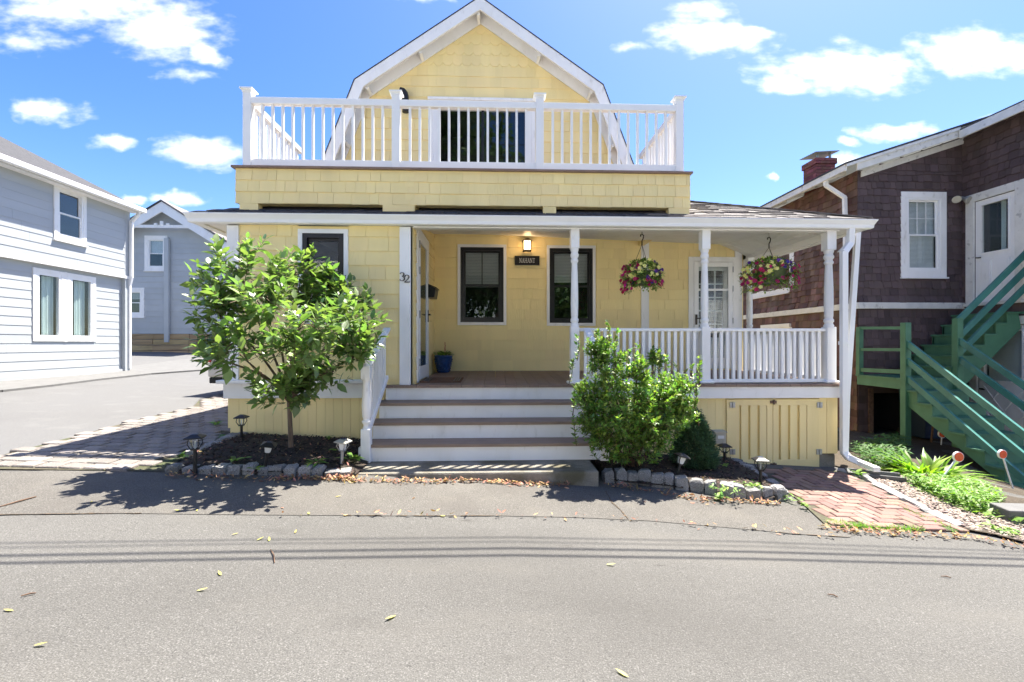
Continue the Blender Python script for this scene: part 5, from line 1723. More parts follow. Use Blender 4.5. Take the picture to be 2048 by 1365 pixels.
# ------------------------------------------------------------------ things on the porch
# name board
sx0, sx1, sz0, sz1 = fwin(1029.5, 1078.5, 513.5, 531.5, YW)
sg = thing('name_board', 'black board with white serif letters NAHANT on the yellow porch wall', 'sign', ((sx0 + sx1) / 2, YW, sz0))
MB().box(sx0, sx1, YW - .05, YW - .018, sz0, sz1).build('board', 'black', sg, bevel=.005)
fr = MB()
for a in ((sx0, sx1, sz1 - .008, sz1), (sx0, sx1, sz0, sz0 + .008)): fr.box(a[0], a[1], YW - .055, YW - .018, a[2], a[3])
fr.build('moulding', 'iron', sg)
def glyph(ch, x, z, w, h, mb, y):
    t, s, f = w * .10, w * .055, h * .06
    def v(cx, wd): mb.box(cx - wd / 2, cx + wd / 2, y - .004, y, z, z + h)
    def serif(cx, zz, ww=.36): mb.box(cx - w * ww / 2, cx + w * ww / 2, y - .0045, y, zz, zz + f)
    def diag(x0, z0, x1, z1, wd): mb.hexa([(x0 - wd / 2, y - .005, z0), (x0 + wd / 2, y - .005, z0), (x0 + wd / 2, y, z0), (x0 - wd / 2, y, z0), (x1 - wd / 2, y - .005, z1), (x1 + wd / 2, y - .005, z1), (x1 + wd / 2, y, z1), (x1 - wd / 2, y, z1)])
    a, b, m = x + w * .16, x + w * .84, x + w * .5
    if ch == 'N':
        v(a, s * 1.4); v(b, s * 1.4); diag(a, z + h, b, z, t * 1.7); serif(a, z); serif(a - w * .04, z + h - f, .3); serif(b, z + h - f)
    elif ch == 'A':
        diag(a - w * .02, z, m, z + h, s * 1.4); diag(b + w * .02, z, m, z + h, t * 1.6); serif(a, z); serif(b, z); mb.box(a + w * .12, b - w * .12, y - .0042, y, z + h * .33, z + h * .33 + f)
    elif ch == 'H':
        v(a, t * 1.3); v(b, t * 1.3); mb.box(a, b, y - .0042, y, z + h * .47, z + h * .47 + f)
        for c in (a, b): serif(c, z); serif(c, z + h - f)
    elif ch == 'T':
        v(m, t * 1.4); serif(m, z, .44); mb.box(x + w * .1, x + w * .9, y - .0045, y, z + h - f, z + h)
        for c in (x + w * .12, x + w * .88): mb.box(c - s / 2, c + s / 2, y - .0047, y, z + h * .76, z + h)
lw_, lh_ = (sx1 - sx0) * .105, (sz1 - sz0) * .50
x = (sx0 + sx1) / 2 - lw_ * 1.02 * 3
for ch_ in 'NAHANT':
    mb = MB(); glyph(ch_, x, sz0 + (sz1 - sz0) * .25, lw_ * .95, lh_, mb, YW - .0505)
    mb.build('letter', 'signwhite', sg); x += lw_ * 1.03
# wall lantern, lit
lx, lz0, lz1 = fx(1054, YW - .1), fz(1054, 503, YW - .1), fz(1054, 477, YW - .1)
la_ = thing('wall_lantern', 'small dark lantern glowing warm on the yellow wall over the name board', 'lamp', (lx, YW, lz0))
yl = YW - .10
w = .062
MB().box(lx - .04, lx + .04, YW - .03, YW - .015, lz0 + .05, lz1 - .02).box(lx - .012, lx + .012, yl, YW - .02, lz1 - .03, lz1 - .012).build('wall_plate', 'bronze', la_)
fr = MB().box(lx - w - .008, lx + w + .008, yl - w - .008, yl + w + .008, lz0, lz0 + .015)
for a in (-1, 1):
    for b in (-1, 1): fr.box(lx + a * w - .006, lx + a * w + .006, yl + b * w - .006, yl + b * w + .006, lz0 + .015, lz1 - .05)
for a in (-.33, .33): fr.box(lx + a * w - .003, lx + a * w + .003, yl - w - .004, yl - w + .002, lz0 + .015, lz1 - .05)
fr.build('cage', 'bronze', la_)
MB().add([(lx - w - .02, yl - w - .02, lz1 - .05), (lx + w + .02, yl - w - .02, lz1 - .05), (lx + w + .02, yl + w + .02, lz1 - .05), (lx - w - .02, yl + w + .02, lz1 - .05), (lx - .02, yl - .02, lz1), (lx + .02, yl - .02, lz1), (lx + .02, yl + .02, lz1), (lx - .02, yl + .02, lz1)],
         [(3, 2, 1, 0), (4, 5, 6, 7), (0, 1, 5, 4), (1, 2, 6, 5), (2, 3, 7, 6), (3, 0, 4, 7)]).build('cap', 'bronze', la_)
MB().box(lx - w + .007, lx + w - .007, yl - w + .007, yl + w - .007, lz0 + .016, lz1 - .052).build('glowing_glass', 'bulb', la_)
pl_ = bpy.data.lights.new('lantern_light', 'POINT'); pl_.energy = 0.45; pl_.color = (1, .66, .34); pl_.shadow_soft_size = .06
po = bpy.data.objects.new('lantern_light', pl_); po.location = Vector((0, -.22, .05)); po.parent = la_; COL.objects.link(po)
po.location = Vector((lx, yl - .13, (lz0 + lz1) / 2)) - Vector((lx, YW, lz0))
# house number
hn = thing('house_number', 'black serif number 32 on the white post beside the entrance door', 'house number', (fx(811, YL), YL, fz(811, 566, YL)))
def stroke(mb, pts, y):
    """ribbon digit: pts (x, z, width)"""
    L_, R_ = [], []
    for i, (x, z, w) in enumerate(pts):
        a = pts[max(0, i - 1)]; b = pts[min(len(pts) - 1, i + 1)]
        d = Vector((b[0] - a[0], b[1] - a[1])).normalized(); n = Vector((-d.y, d.x)) * w / 2
        L_.append((x + n.x, z + n.y)); R_.append((x - n.x, z - n.y))
    n = len(pts)
    vs = [(a, y, b) for a, b in L_ + R_] + [(a, y + .012, b) for a, b in L_ + R_]
    fs = []
    for i in range(n - 1):
        fs += [(i, i + 1, n + i + 1, n + i), (2 * n + i, 3 * n + i, 3 * n + i + 1, 2 * n + i + 1), (i, 2 * n + i, 2 * n + i + 1, i + 1), (n + i, n + i + 1, 3 * n + i + 1, 3 * n + i)]
    mb.add(vs, fs)
def sm(pts, k=4):
    out = []
    for i in range(len(pts) - 1):
        p0, p1, p2, p3 = pts[max(0, i - 1)], pts[i], pts[i + 1], pts[min(len(pts) - 1, i + 2)]
        for j in range(k):
            t = j / k
            out.append(tuple(.5 * (2 * b + (c - a) * t + (2 * a - 5 * b + 4 * c - d) * t * t + (3 * b - a - 3 * c + d) * t ** 3) for a, b, c, d in zip(p0, p1, p2, p3)))
    return out + [pts[-1]]
def digit(pts, bx):
    x0, x1, z0, z1 = bx
    return [(x0 + (x1 - x0) * a, z0 + (z1 - z0) * b, w * (x1 - x0)) for a, b, w in pts]
b3 = fwin(800.5, 811.5, 546.5, 563, YL); b2 = fwin(809.5, 821.5, 551.5, 566.5, YL)
mb = MB(); stroke(mb, sm(digit([(.10, .80, .16), (.22, .94, .10), (.48, 1.0, .08), (.74, .92, .15), (.80, .76, .19), (.66, .60, .12), (.42, .54, .06)], b3)), YL - .052)
stroke(mb, sm(digit([(.42, .54, .06), (.70, .48, .12), (.90, .28, .20), (.78, .08, .15), (.50, .0, .08), (.2, .04, .10), (.08, .18, .18)], b3)), YL - .0521)
mb.build('digit', 'black', hn)
mb = MB(); stroke(mb, sm(digit([(.12, .74, .18), (.2, .9, .12), (.45, 1.0, .08), (.74, .9, .16), (.80, .70, .2), (.62, .46, .13), (.3, .2, .09), (.08, .05, .08)], b2)), YL - .052)
stroke(mb, digit([(.05, .06, .13), (.5, .06, .13), (.90, .06, .13)], b2), YL - .0522); stroke(mb, digit([(.90, .0, .07), (.97, .24, .05)], b2), YL - .0523)
mb.build('digit', 'black', hn)
# mailbox on the side wall
my0, my1 = 6.98, 7.30
mz0, mz1 = sz(862, 602, XJ), sz(862, 578, XJ)
mbx = thing('mailbox', 'black metal mailbox on the side wall beside the entrance door', 'mailbox', (XJ, my0, mz0))
MB().prism([(XJ + .02, mz0), (XJ + .13, mz0), (XJ + .15, mz1 - .06), (XJ + .02, mz1)], 'y', my0, my1).build('box', 'black', mbx, bevel=.006)
MB().hexa([(XJ + .018, my0 - .01, mz1 + .002), (XJ + .165, my0 - .01, mz1 - .058), (XJ + .165, my1 + .01, mz1 - .058), (XJ + .018, my1 + .01, mz1 + .002), (XJ + .018, my0 - .01, mz1 + .014), (XJ + .165, my0 - .01, mz1 - .046), (XJ + .165, my1 + .01, mz1 - .046), (XJ + .018, my1 + .01, mz1 + .014)]).build('lid', 'black', mbx)
# door mat
mY0, mY1 = 6.06, 6.62
mx0, mx1 = XJ + .06, fx(924, 6.3)
dm = thing('doormat', 'brown coir doormat with dark stripes before the entrance door', 'doormat', ((mx0 + mx1) / 2, 6.3, zdeck(6.3)))
def flat(x0, x1, y0, y1, o, t): return MB().hexa([(x0, y0, zdeck(y0) + o), (x1, y0, zdeck(y0) + o), (x1, y1, zdeck(y1) + o), (x0, y1, zdeck(y1) + o), (x0, y0, zdeck(y0) + o + t), (x1, y0, zdeck(y0) + o + t), (x1, y1, zdeck(y1) + o + t), (x0, y1, zdeck(y1) + o + t)])
flat(mx0, mx1, mY0, mY1, .002, .014).build('coir', 'mat', dm)
for a in (.07, .12, .17, .80, .86, .92):
    xx = mx0 + (mx1 - mx0) * a
    flat(xx, xx + .018, mY0 + .03, mY1 - .03, .0165, .003).build('stripe', 'black', dm)
# flower pot
ptx, pty = fx(887, 7.62), 7.62
pz = zdeck(pty)
pot = thing('flower_pot', 'blue glazed pot of small plants in the porch corner', 'flower pot', (ptx, pty, pz))
MB().lathe([(.095, 0), (.10, .01), (.145, .20), (.150, .255), (.155, .262), (.155, .285), (.135, .285), (.13, .25)], ptx, pty, 24, z=pz).build('pot', 'pot', pot)
gl_ = MB()
for rr in range(6):
    for k in range(14):
        a = 2 * math.pi * (k + .5 * (rr % 2)) / 14; z_ = .03 + rr * .037; rad = .103 + .045 * (z_ / .2)
        c = Vector((ptx + rad * math.cos(a), pty + rad * math.sin(a), pz + z_)); n_ = Vector((math.cos(a), math.sin(a), 0)); t_ = Vector((-n_.y, n_.x, 0))
        gl_.add([c - t_ * .02, c + Vector((0, 0, .019)), c + t_ * .02, c - Vector((0, 0, .019)), c + n_ * .009], [(0, 3, 4), (3, 2, 4), (2, 1, 4), (1, 0, 4)])
gl_.build('glaze_relief', 'pot', pot, kind='stuff')
L5 = leaf_geo(.06, .035, segs=2)
fr_ = []
for i in range(130):
    a = random.uniform(0, 6.28); r_ = random.uniform(0, .17); e = random.uniform(.1, 1.2)
    fr_.append((orient(np.array([math.cos(a), math.sin(a), e]), np.array([0, 0, 1.])), np.array([ptx + r_ * math.cos(a), pty + r_ * math.sin(a), pz + .27 + random.uniform(0, .07) * (1 - r_ * 3)])))
scatter('foliage', L5, fr_, 'holly', pot)
mb = MB()
for i in range(9): mb.lathe([(.003, 0), (.013 - .001 * i, .008), (.003, .018)], ptx + .03 + random.uniform(-.006, .006), pty - .02, 6, z=pz + .36 + i * .016)
mb.tube([(ptx + .02, pty - .02, pz + .27), (ptx + .03, pty - .02, pz + .5)], .003, 4)
mb.build('flower_spike', 'pink', pot)
# utility box on the skirting
ux0, ux1, uz0, uz1 = fwin(1427.5, 1449, 864, 887, YF)
ub = thing('utility_box', 'small beige utility box on the yellow board skirting next to the hatch', 'box', ((ux0 + ux1) / 2, YF, uz0))
MB().box(ux0, ux1, YF - .05, YF + .048, uz0, uz1).build('case', 'beige', ub, bevel=.008)
MB().hexa([(ux0 - .008, YF - .062, uz1 - .004), (ux1 + .008, YF - .062, uz1 - .004), (ux1 + .008, YF + .05, uz1 + .006), (ux0 - .008, YF + .05, uz1 + .006), (ux0 - .008, YF - .062, uz1 + .008), (ux1 + .008, YF - .062, uz1 + .008), (ux1 + .008, YF + .05, uz1 + .02), (ux0 - .008, YF + .05, uz1 + .02)]).build('lid', 'beige', ub)
MB().box(ux0 + .03, ux1 - .03, YF - .053, YF - .049, uz0 + .07, uz0 + .11).build('label_plate', 'signwhite', ub)
MB().box((ux0 + ux1) / 2 + .02, (ux0 + ux1) / 2 + .03, YF - .056, YF - .05, uz0 + .02, uz0 + .05).build('catch', 'steel', ub)

# hanging baskets
def petal_geo(r):
    v = [(0, 0, 0)]; f = []
    for k in range(10):
        a = 2 * math.pi * k / 10; rr = r * (1.0 if k % 2 else .82)
        v.append((rr * math.cos(a), rr * math.sin(a), r * .30))
    for k in range(10): f.append((0, 1 + k, 1 + (k + 1) % 10))
    return np.array(v), f
PG = petal_geo(.028)
pmesh = {c: geo_mesh('flower', PG, c) for c in ('magenta', 'ypetal', 'purple')}
centre_mesh = None
def basket(px_c, py_c, Y, wpx, hook_py, label, weights, pot_show):
    x = fx(px_c, Y); z = fz(px_c, py_c, Y)
    zh = zceil(x, Y) + .01
    rr = wpx / 2 * Y / FPX * 1.02
    b = thing('hanging_basket', label, 'hanging basket', (x, Y, z), 'hanging flower baskets')
    zk = fz(px_c, hook_py, Y)
    hk = MB().tube([(x, Y, zh), (x, Y, zk + .06)], .004, 5)
    hk.tube([(x - .02, Y, zk + .03), (x - .018, Y, zk + .055), (x, Y, zk + .065), (x + .022, Y, zk + .045), (x + .018, Y, zk + .01), (x + .0, Y, zk - .03), (x, Y, zk - .09)], .009, 6)
    hk.build('hook', 'iron', b)
    rp = rr * .55; zp = z + .04
    wr = MB()
    for k in range(3):
        a = k * 2.094 + .5
        wr.tube([(x, Y, zk - .08), (x + rp * math.cos(a), Y + rp * math.sin(a), zp)], .003, 4)
    wr.build('hanger_wire', 'iron', b)
    MB().lathe([(rp * .68, -.17), (rp * .72, -.165), (rp, 0), (rp * 1.04, 0), (rp * 1.04, .018), (rp * .95, .018), (rp * .9, -.02)], x, Y, 20, z=zp).build('pot', 'ygreen_pot', b)
    fr, fl_ = [], []
    zc_ = zp - .01
    for i in range(2600):
        a = random.uniform(0, 6.283)
        v = rng.normal(0, 1, 3); v /= np.linalg.norm(v)
        trail = random.random() < .30
        if trail:
            a = random.gauss(math.pi if random.random() < .55 else 0, .55)
            rad = rr * random.uniform(.62, 1.0); dzz = -random.random() ** 1.3 * (.30 if pot_show else .26) * (1 if math.cos(a) < 0 else .8)
            p = np.array([x + rad * math.cos(a) * (1 + dzz * .3), Y + rad * math.sin(a) * .8, zc_ + dzz])
            d = np.array([math.cos(a), math.sin(a), -.3])
        else:
            if v[2] < -.92: continue
            k = random.uniform(.75, 1.0)
            p = np.array([x + v[0] * rr * .86 * k, Y + v[1] * rr * .8 * k, zc_ + .02 + v[2] * (.17 if v[2] > 0 else .20) * k - (.02 if v[2] < 0 else 0)])
            d = v + np.array([0, 0, .3]); a = math.atan2(v[1], v[0])
        if pot_show and abs(p[0] - x - .05) < rp * .55 and p[1] < Y and -.12 < p[2] - zp < .0: continue
        fr.append((orient(d + rng.normal(0, .45, 3), np.array([0, 0, 1.])) * random.uniform(.6, 1.1), p))
        if i % 8 == 0 and p[1] < Y + .05: fl_.append((a, p, 0))
    scatter('foliage', leaf_geo(.045, .026, segs=2), fr, 'holly', b)
    for (a, p, rad) in fl_[:120]:
        side = (p[0] - x) / rr
        c = random.choices(('magenta', 'ypetal', 'purple'), weights(side, (p[2] - zp)))[0]
        d = Vector((math.cos(a) * .8, math.sin(a) - .7, .35 + random.uniform(-.3, .3)))
        q = d.to_track_quat('Z', 'Y').to_euler()
        s_ = random.uniform(.8, 1.25)
        inst('flower', pmesh[c], b, Vector(p) + d.normalized() * .03, q, (s_, s_, s_))
    return b
basket(1284, 552, 6.3, 84, 478, 'hanging basket of yellow, crimson and violet petunias before the white trim board', lambda s, z: ((3.0 if (s < -.3 or z < -.08) else .5), 3.2 if abs(s) < .6 and z > -.1 else .6, 2.6 if s > .35 and z > -.1 else .3), False)
basket(1538, 548, 6.3, 112, 484, 'hanging basket spreading wider with its green pot showing beside the right porch post', lambda s, z: ((3.2 if abs(s) > .5 or z < -.08 else .6), 2.4 if s < .1 else .8, 2.6 if 0 < s < .8 and z > 0 else .1), True)

# ------------------------------------------------------------------ planting beds and their stone edging
def bed_bump(poly, h):
    return lambda x, y: h * min(1.0, edge_dist((x, y), poly) / .18) + .012 * math.sin(x * 23 + y * 9) * math.sin(y * 31 - x * 7)
left_front = [gp(*p) for p in ((330, 948), (420, 950), (520, 952), (620, 955), (712, 957))]
left_side = [gp(*p) for p in ((332, 944), (372, 920), (412, 900), (452, 886), (478, 878))]
bedL = [left_front[0], left_front[2], left_front[4], Vector((-1.34, 5.0, 0)), Vector((-1.40, YF + .06, 0)), Vector((XL + .05, YF + .06, 0)), left_side[-1], left_side[2]]
struct(drape('mulch_bed', bedL, 'mulch', .035, .12, bed_bump(bedL, .05)))
right_front = [gp(*p) for p in ((1207, 966), (1290, 972), (1375, 984), (1460, 998), (1530, 1004), (1578, 1003))]
right_side = [gp(*p) for p in ((1580, 996), (1550, 972), (1520, 953), (1490, 937), (1462, 921))]
bedR = [right_front[0], right_front[2], right_front[4], right_front[5], right_side[1], right_side[4], Vector((2.75, YF + .06, 0)), Vector((1.16, YF + .06, 0)), Vector((1.16, 4.8, 0))]
struct(drape('mulch_bed', bedR, 'mulch', .035, .12, bed_bump(bedR, .05)))
def chips(poly, n, off):
    fr = []
    xs, ys = [p.x for p in poly], [p.y for p in poly]
    g = (np.array([(-.5, -.5, 0), (.5, -.5, 0), (.5, .5, 0), (-.5, .5, 0), (-.4, -.3, .25), (.4, -.4, .2), (.4, .3, .25), (-.4, .4, .2)]), [(4, 5, 6, 7), (0, 1, 5, 4), (1, 2, 6, 5), (2, 3, 7, 6), (3, 0, 4, 7)])
    f = bed_bump(poly, .05)
    while len(fr) < n:
        x, y = random.uniform(min(xs), max(xs)), random.uniform(min(ys), max(ys))
        if not inside((x, y), poly): continue
        A = orient(rng.normal(0, 1, 3) * np.array([1, 1, .35]), np.array([0, 0, 1.]) + rng.normal(0, .3, 3))
        S = np.diag([random.uniform(.006, .016), random.uniform(.02, .06), random.uniform(.008, .014)])
        fr.append((A @ S, np.array([x, y, H(x, y) + .035 + f(x, y)])))
    o = scatter('mulch', g, fr, 'chip')
    return o
chips(bedL, 3600, 0); chips(bedR, 3000, 0)

def rock(name, mat, sx, sy_, sz_, seed):
    rd_ = random.Random(seed)
    mb = MB().cham(-sx / 2, sx / 2, -sy_ / 2, sy_ / 2, 0, sz_, .014)
    j = .010
    mb.v = [(a + rd_.uniform(-j, j), b + rd_.uniform(-j, j), c + rd_.uniform(-j, j)) for a, b, c in mb.v]
    bm = bmesh.new()
    me = mb.mesh(name, MT[mat])
    bm.from_mesh(me); bmesh.ops.subdivide_edges(bm, edges=[e for e in bm.edges if e.calc_length() > .05], cuts=1, use_grid_fill=True)
    for v in bm.verts: v.co += Vector((rd_.uniform(-1, 1), rd_.uniform(-1, 1), rd_.uniform(-1, 1))) * .004
    bm.to_mesh(me); bm.free()
    return me
rocks = [rock('stone', 'granite', .114, .12, .15, k) for k in range(7)]
def edging(paths, label, step=.152, dy=0.0, meshes=rocks, hs=(.75, 1.1), name='stone_edging', sink=.06):
    p0 = paths[0][0]
    e = thing(name, label, 'edging', (p0.x, p0.y, H(p0.x, p0.y)))
    for path_ in paths:
        L_ = sum((b - a).length for a, b in zip(path_, path_[1:]))
        d = step * .5
        while d < L_:
            r_ = d
            for a, b in zip(path_, path_[1:]):
                l = (b - a).length
                if r_ <= l:
                    p = a.lerp(b, r_ / l); t = (b - a); break
                r_ -= l
            k = random.uniform(.86, 1.14)
            inst('stone', random.choice(meshes), e, (p.x + random.uniform(-.01, .01), p.y + random.uniform(-.014, .014), H(p.x, p.y) - sink + random.uniform(-.008, .008)),
                 (random.uniform(-.1, .1), random.uniform(-.08, .08), math.atan2(t.y, t.x) + random.uniform(-1, 1) * (.03 if step > .2 else .12)), (k, random.uniform(.9, 1.15), random.uniform(*hs)))
            d += step * (k * .5 + .5)
    return e
sh_ = lambda P, dy: [Vector((p.x, p.y + dy, 0)) for p in P]
edging([sh_(left_front, .055), [Vector((p.x + .03, p.y + .06, 0)) for p in left_side[1:]]], 'low row of grey granite stones round the bed under the small tree', .126, hs=(.78, .98), sink=.05)
edging([sh_(right_front, .06)], 'taller row of grey granite stones in front of the bed with the dark conifer', .126, hs=(1.05, 1.3), sink=.05)
edging([[Vector((p.x - .03, p.y + .03, 0)) for p in right_side[:]]], 'line of flat granite stones between the bed and the brick path', .15, hs=(.72, .85))
pales = [rock('stone', 'palestone', .30, .085, .1, 20 + k) for k in range(5)]
pale_line = [gp(*p) for p in ((1678, 942), (1735, 962), (1800, 1000), (1868, 1033), (1930, 1062))]
edging([pale_line], 'line of long pale stones along the brick path beside the gravel', .315, meshes=pales, hs=(.95, 1.1), sink=.055)

# gravel garden on the right
gar = [gp(*p) for p in ((1690, 940), (1740, 960), (1805, 998), (1870, 1030), (1932, 1064))] + [gp(1990, 1075), gp(2060, 1092), gp(2300, 1110), Vector((9.5, 4.3, 0)), Vector((9.5, 8.9, 0)), Vector((7.4, 8.95, 0)), Vector((5.0, 8.9, 0)), Vector((4.4, 7.9, 0)), Vector((4.45, 6.2, 0))]
struct(drape('garden_soil', gar, 'soil', .010, .25, lambda x, y: .02 * math.sin(x * 5) * math.sin(y * 4)))
gpoly = [gp(*p) for p in ((1745, 962), (1805, 996), (1872, 1028), (1935, 1062), (1990, 1073), (2070, 1092), (2200, 1096), (2120, 1030), (1960, 1030), (1880, 985), (1800, 955))]
fr = []
xs, ys = [p.x for p in gpoly], [p.y for p in gpoly]
ico = bmesh.new(); bmesh.ops.create_icosphere(ico, subdivisions=1, radius=.5)
pg_ = (np.array([v.co[:] for v in ico.verts]), [tuple(v.index for v in f.verts) for f in ico.faces]); ico.free()
while len(fr) < 3600:
    x, y = random.uniform(min(xs), max(xs)), random.uniform(min(ys), max(ys))
    if inside((x, y), gpoly):
        A = orient(rng.normal(0, 1, 3) * np.array([1, 1, .3]), np.array([0, 0, 1.]))
        s_ = random.uniform(.018, .044)
        fr.append((A @ np.diag([s_ * random.uniform(.7, 1), s_ * random.uniform(.8, 1.3), s_ * .6]), np.array([x, y, H(x, y) + .012 + random.uniform(0, .012)])))
scatter('gravel', pg_, fr, 'pebble')
# splash block under the downspout
p = gp(1748, 956)
spb = thing('splash_block', 'worn concrete splash block under the white downspout', 'splash block', (p.x, p.y, p.z), local=True, rot=(0, 0, R(-28)))
mb = MB().box(-.28, .28, -.12, .12, -.03, .02).box(-.28, .28, -.12, -.09, .02, .065).box(-.28, .28, .09, .12, .02, .065).box(-.28, -.24, -.09, .09, .02, .065)
mb.build('block', 'grey_conc', spb, bevel=.008)
p = gp(2040, 1050)
tag(MB().hexa([(p.x - .1, p.y, p.z - .1), (p.x + .7, p.y - .1, p.z - .1), (p.x + .75, p.y + .12, p.z - .1), (p.x - .05, p.y + .22, p.z - .1), (p.x - .1, p.y, p.z + .13), (p.x + .7, p.y - .1, p.z + .13), (p.x + .75, p.y + .12, p.z + .13), (p.x - .05, p.y + .22, p.z + .13)]).build('kerb_block', 'grey_conc', None, bevel=.01), 'grey concrete kerb block at the edge of the gravel near the stair foot', 'block')

# ------------------------------------------------------------------ solar path lights
def path_light(px, py, hpx, label, tilt=(0, 0), frosted=False, white=False, wk=1.0):
    hpx *= 1.02
    g = gp(px, py, .10)
    d = g.y
    hgt = hpx * d / FPX
    t = thing('path_light', label, 'path light', (g.x, g.y, g.z + .09), 'solar path lights in the beds', local=True, rot=(R(tilt[0]), R(tilt[1]), R(random.uniform(-15, 15))))
    mat = 'steel' if white else 'iron'
    hb = hgt * .52
    MB().tube([(0, 0, -.1), (0, 0, hb)], .016, 8).build('stake', mat, t)
    w0, w1 = .026 * wk, .044 * wk
    z0, z1 = hb, hgt - .034
    c = MB().box(-w0, w0, -w0, w0, z0 - .006, z0 + .006)
    for a in (-1, 1):
        for b in (-1, 1):
            c.tube([(a * w0 * .4, b * w0 * .4, z0), (a * w0, b * w0, z0 + .01), (a * w1 * .95, b * w1 * .95, z0 + (z1 - z0) * .5), (a * w1 * .8, b * w1 * .8, z1)], .0045, 5)
    c.build('cage', mat, t)
    k = w1 * .72
    MB().add([(-w0 * .8, -w0 * .8, z0 + .006), (w0 * .8, -w0 * .8, z0 + .006), (w0 * .8, w0 * .8, z0 + .006), (-w0 * .8, w0 * .8, z0 + .006), (-k, -k, z1), (k, -k, z1), (k, k, z1), (-k, k, z1)],
             [(0, 1, 5, 4), (1, 2, 6, 5), (2, 3, 7, 6), (3, 0, 4, 7), (0, 3, 2, 1)]).build('lens', 'whiteblind' if frosted else 'lens', t)
    MB().tube([(0, 0, z0 + .006), (0, 0, z0 + (z1 - z0) * .7)], .006, 6).build('lamp', 'signwhite', t)
    r1, r2 = w1 * 1.45, w1 * .6
    MB().add([(a * r1, b * r1, z1 - .004) for a, b in ((-1, -1), (1, -1), (1, 1), (-1, 1))] + [(a * r1, b * r1, z1 + .006) for a, b in ((-1, -1), (1, -1), (1, 1), (-1, 1))] + [(a * r2, b * r2, z1 + .03) for a, b in ((-1, -1), (1, -1), (1, 1), (-1, 1))],
             [(3, 2, 1, 0), (0, 1, 5, 4), (1, 2, 6, 5), (2, 3, 7, 6), (3, 0, 4, 7), (4, 5, 9, 8), (5, 6, 10, 9), (6, 7, 11, 10), (7, 4, 8, 11), (8, 9, 10, 11)]).build('cap', 'galv' if white else mat, t)
    MB().box(-r2 * .8, r2 * .8, -r2 * .8, r2 * .8, z1 + .031, z1 + .034).build('solar_cell', 'navy', t)
path_light(483, 872, 42, 'black path light tight against the yellow skirting at the house corner')
path_light(390, 930, 61, 'black path light standing at the corner of the left stone edging', wk=1.1)
path_light(531, 928, 46, 'dark path light with frosted sides leaning in the middle of the left mulch bed', (6, 10), True)
path_light(683, 924, 48, 'pale path light with frosted sides leaning beside the white stair newel', (2, 6), True, True)
path_light(1354, 950, 46, 'path light leaning over with frosted sides in front of the dark conifer', (0, 16), True)
path_light(1449, 922, 36, 'black path light under the small beige utility box')
path_light(1521, 966, 54, 'black path light upright where the stone edging meets the brick path', wk=1.05)

# ------------------------------------------------------------------ plants
def ell(px, py, rx, ry, Y, ydepth):
    s_ = Y / FPX
    return (np.array([fx(px, Y), Y, fz(px, py, Y)]), np.array([rx * s_, ydepth, ry * s_]))
UP = np.array([0, 0, 1.])
# the small tree
tb_ = gp(582, 884, .05); tb_.y = 5.1; tb_.x = fx(582, 5.1)
tree = thing('small_tree', 'small leafy tree with light green crown growing in the mulch bed', 'tree', (tb_.x, tb_.y, H(tb_.x, tb_.y) + .04))
tz = H(tb_.x, tb_.y) + .04
fork = Vector((fx(578, 5.1), 5.1, fz(578, 800, 5.1)))
MB().tube([(tb_.x + .01, tb_.y, tz - .1), (tb_.x, tb_.y, tz), (tb_.x - .005, tb_.y, tz + .2), tuple(fork), (fork.x - .01, fork.y, fork.z + .15)], [.040, .029, .025, .023, .018], 10).build('trunk', 'bark', tree)
tclus = [ell(490, 560, 92, 68, 4.67, .40), ell(440, 610, 52, 50, 4.52, .30), ell(600, 545, 62, 48, 5.20, .28), ell(655, 590, 70, 50, 5.30, .25), ell(520, 600, 70, 46, 4.42, .40), ell(700, 640, 55, 58, 4.77, .34), ell(620, 650, 95, 50, 4.27, .38),
         ell(480, 690, 85, 50, 4.32, .40), ell(580, 700, 80, 48, 4.32, .36), ell(420, 690, 32, 50, 4.52, .22), ell(560, 775, 62, 42, 4.57, .30), ell(655, 730, 55, 38, 4.72, .25), ell(715, 690, 48, 50, 4.77, .28), ell(735, 600, 22, 26, 5.30, .12), ell(600, 760, 50, 50, 4.72, .2)]
wts = [c[1][0] * c[1][2] for c in tclus]
frames, twigs, limbs = [], MB(), []
for (c, r_) in tclus:
    e = Vector(c) - Vector((0, 0, r_[2] * .4))
    m_ = fork.lerp(e, .5) + Vector((random.uniform(-.05, .05), random.uniform(-.05, .05), .06))
    b_ = MB().tube([tuple(fork - Vector((0, 0, .02))), tuple(fork.lerp(m_, .5) + Vector((0, 0, .03))), tuple(m_), tuple(e)], [.018, .015, .012, .006], 6).build('limb', 'bark', tree)
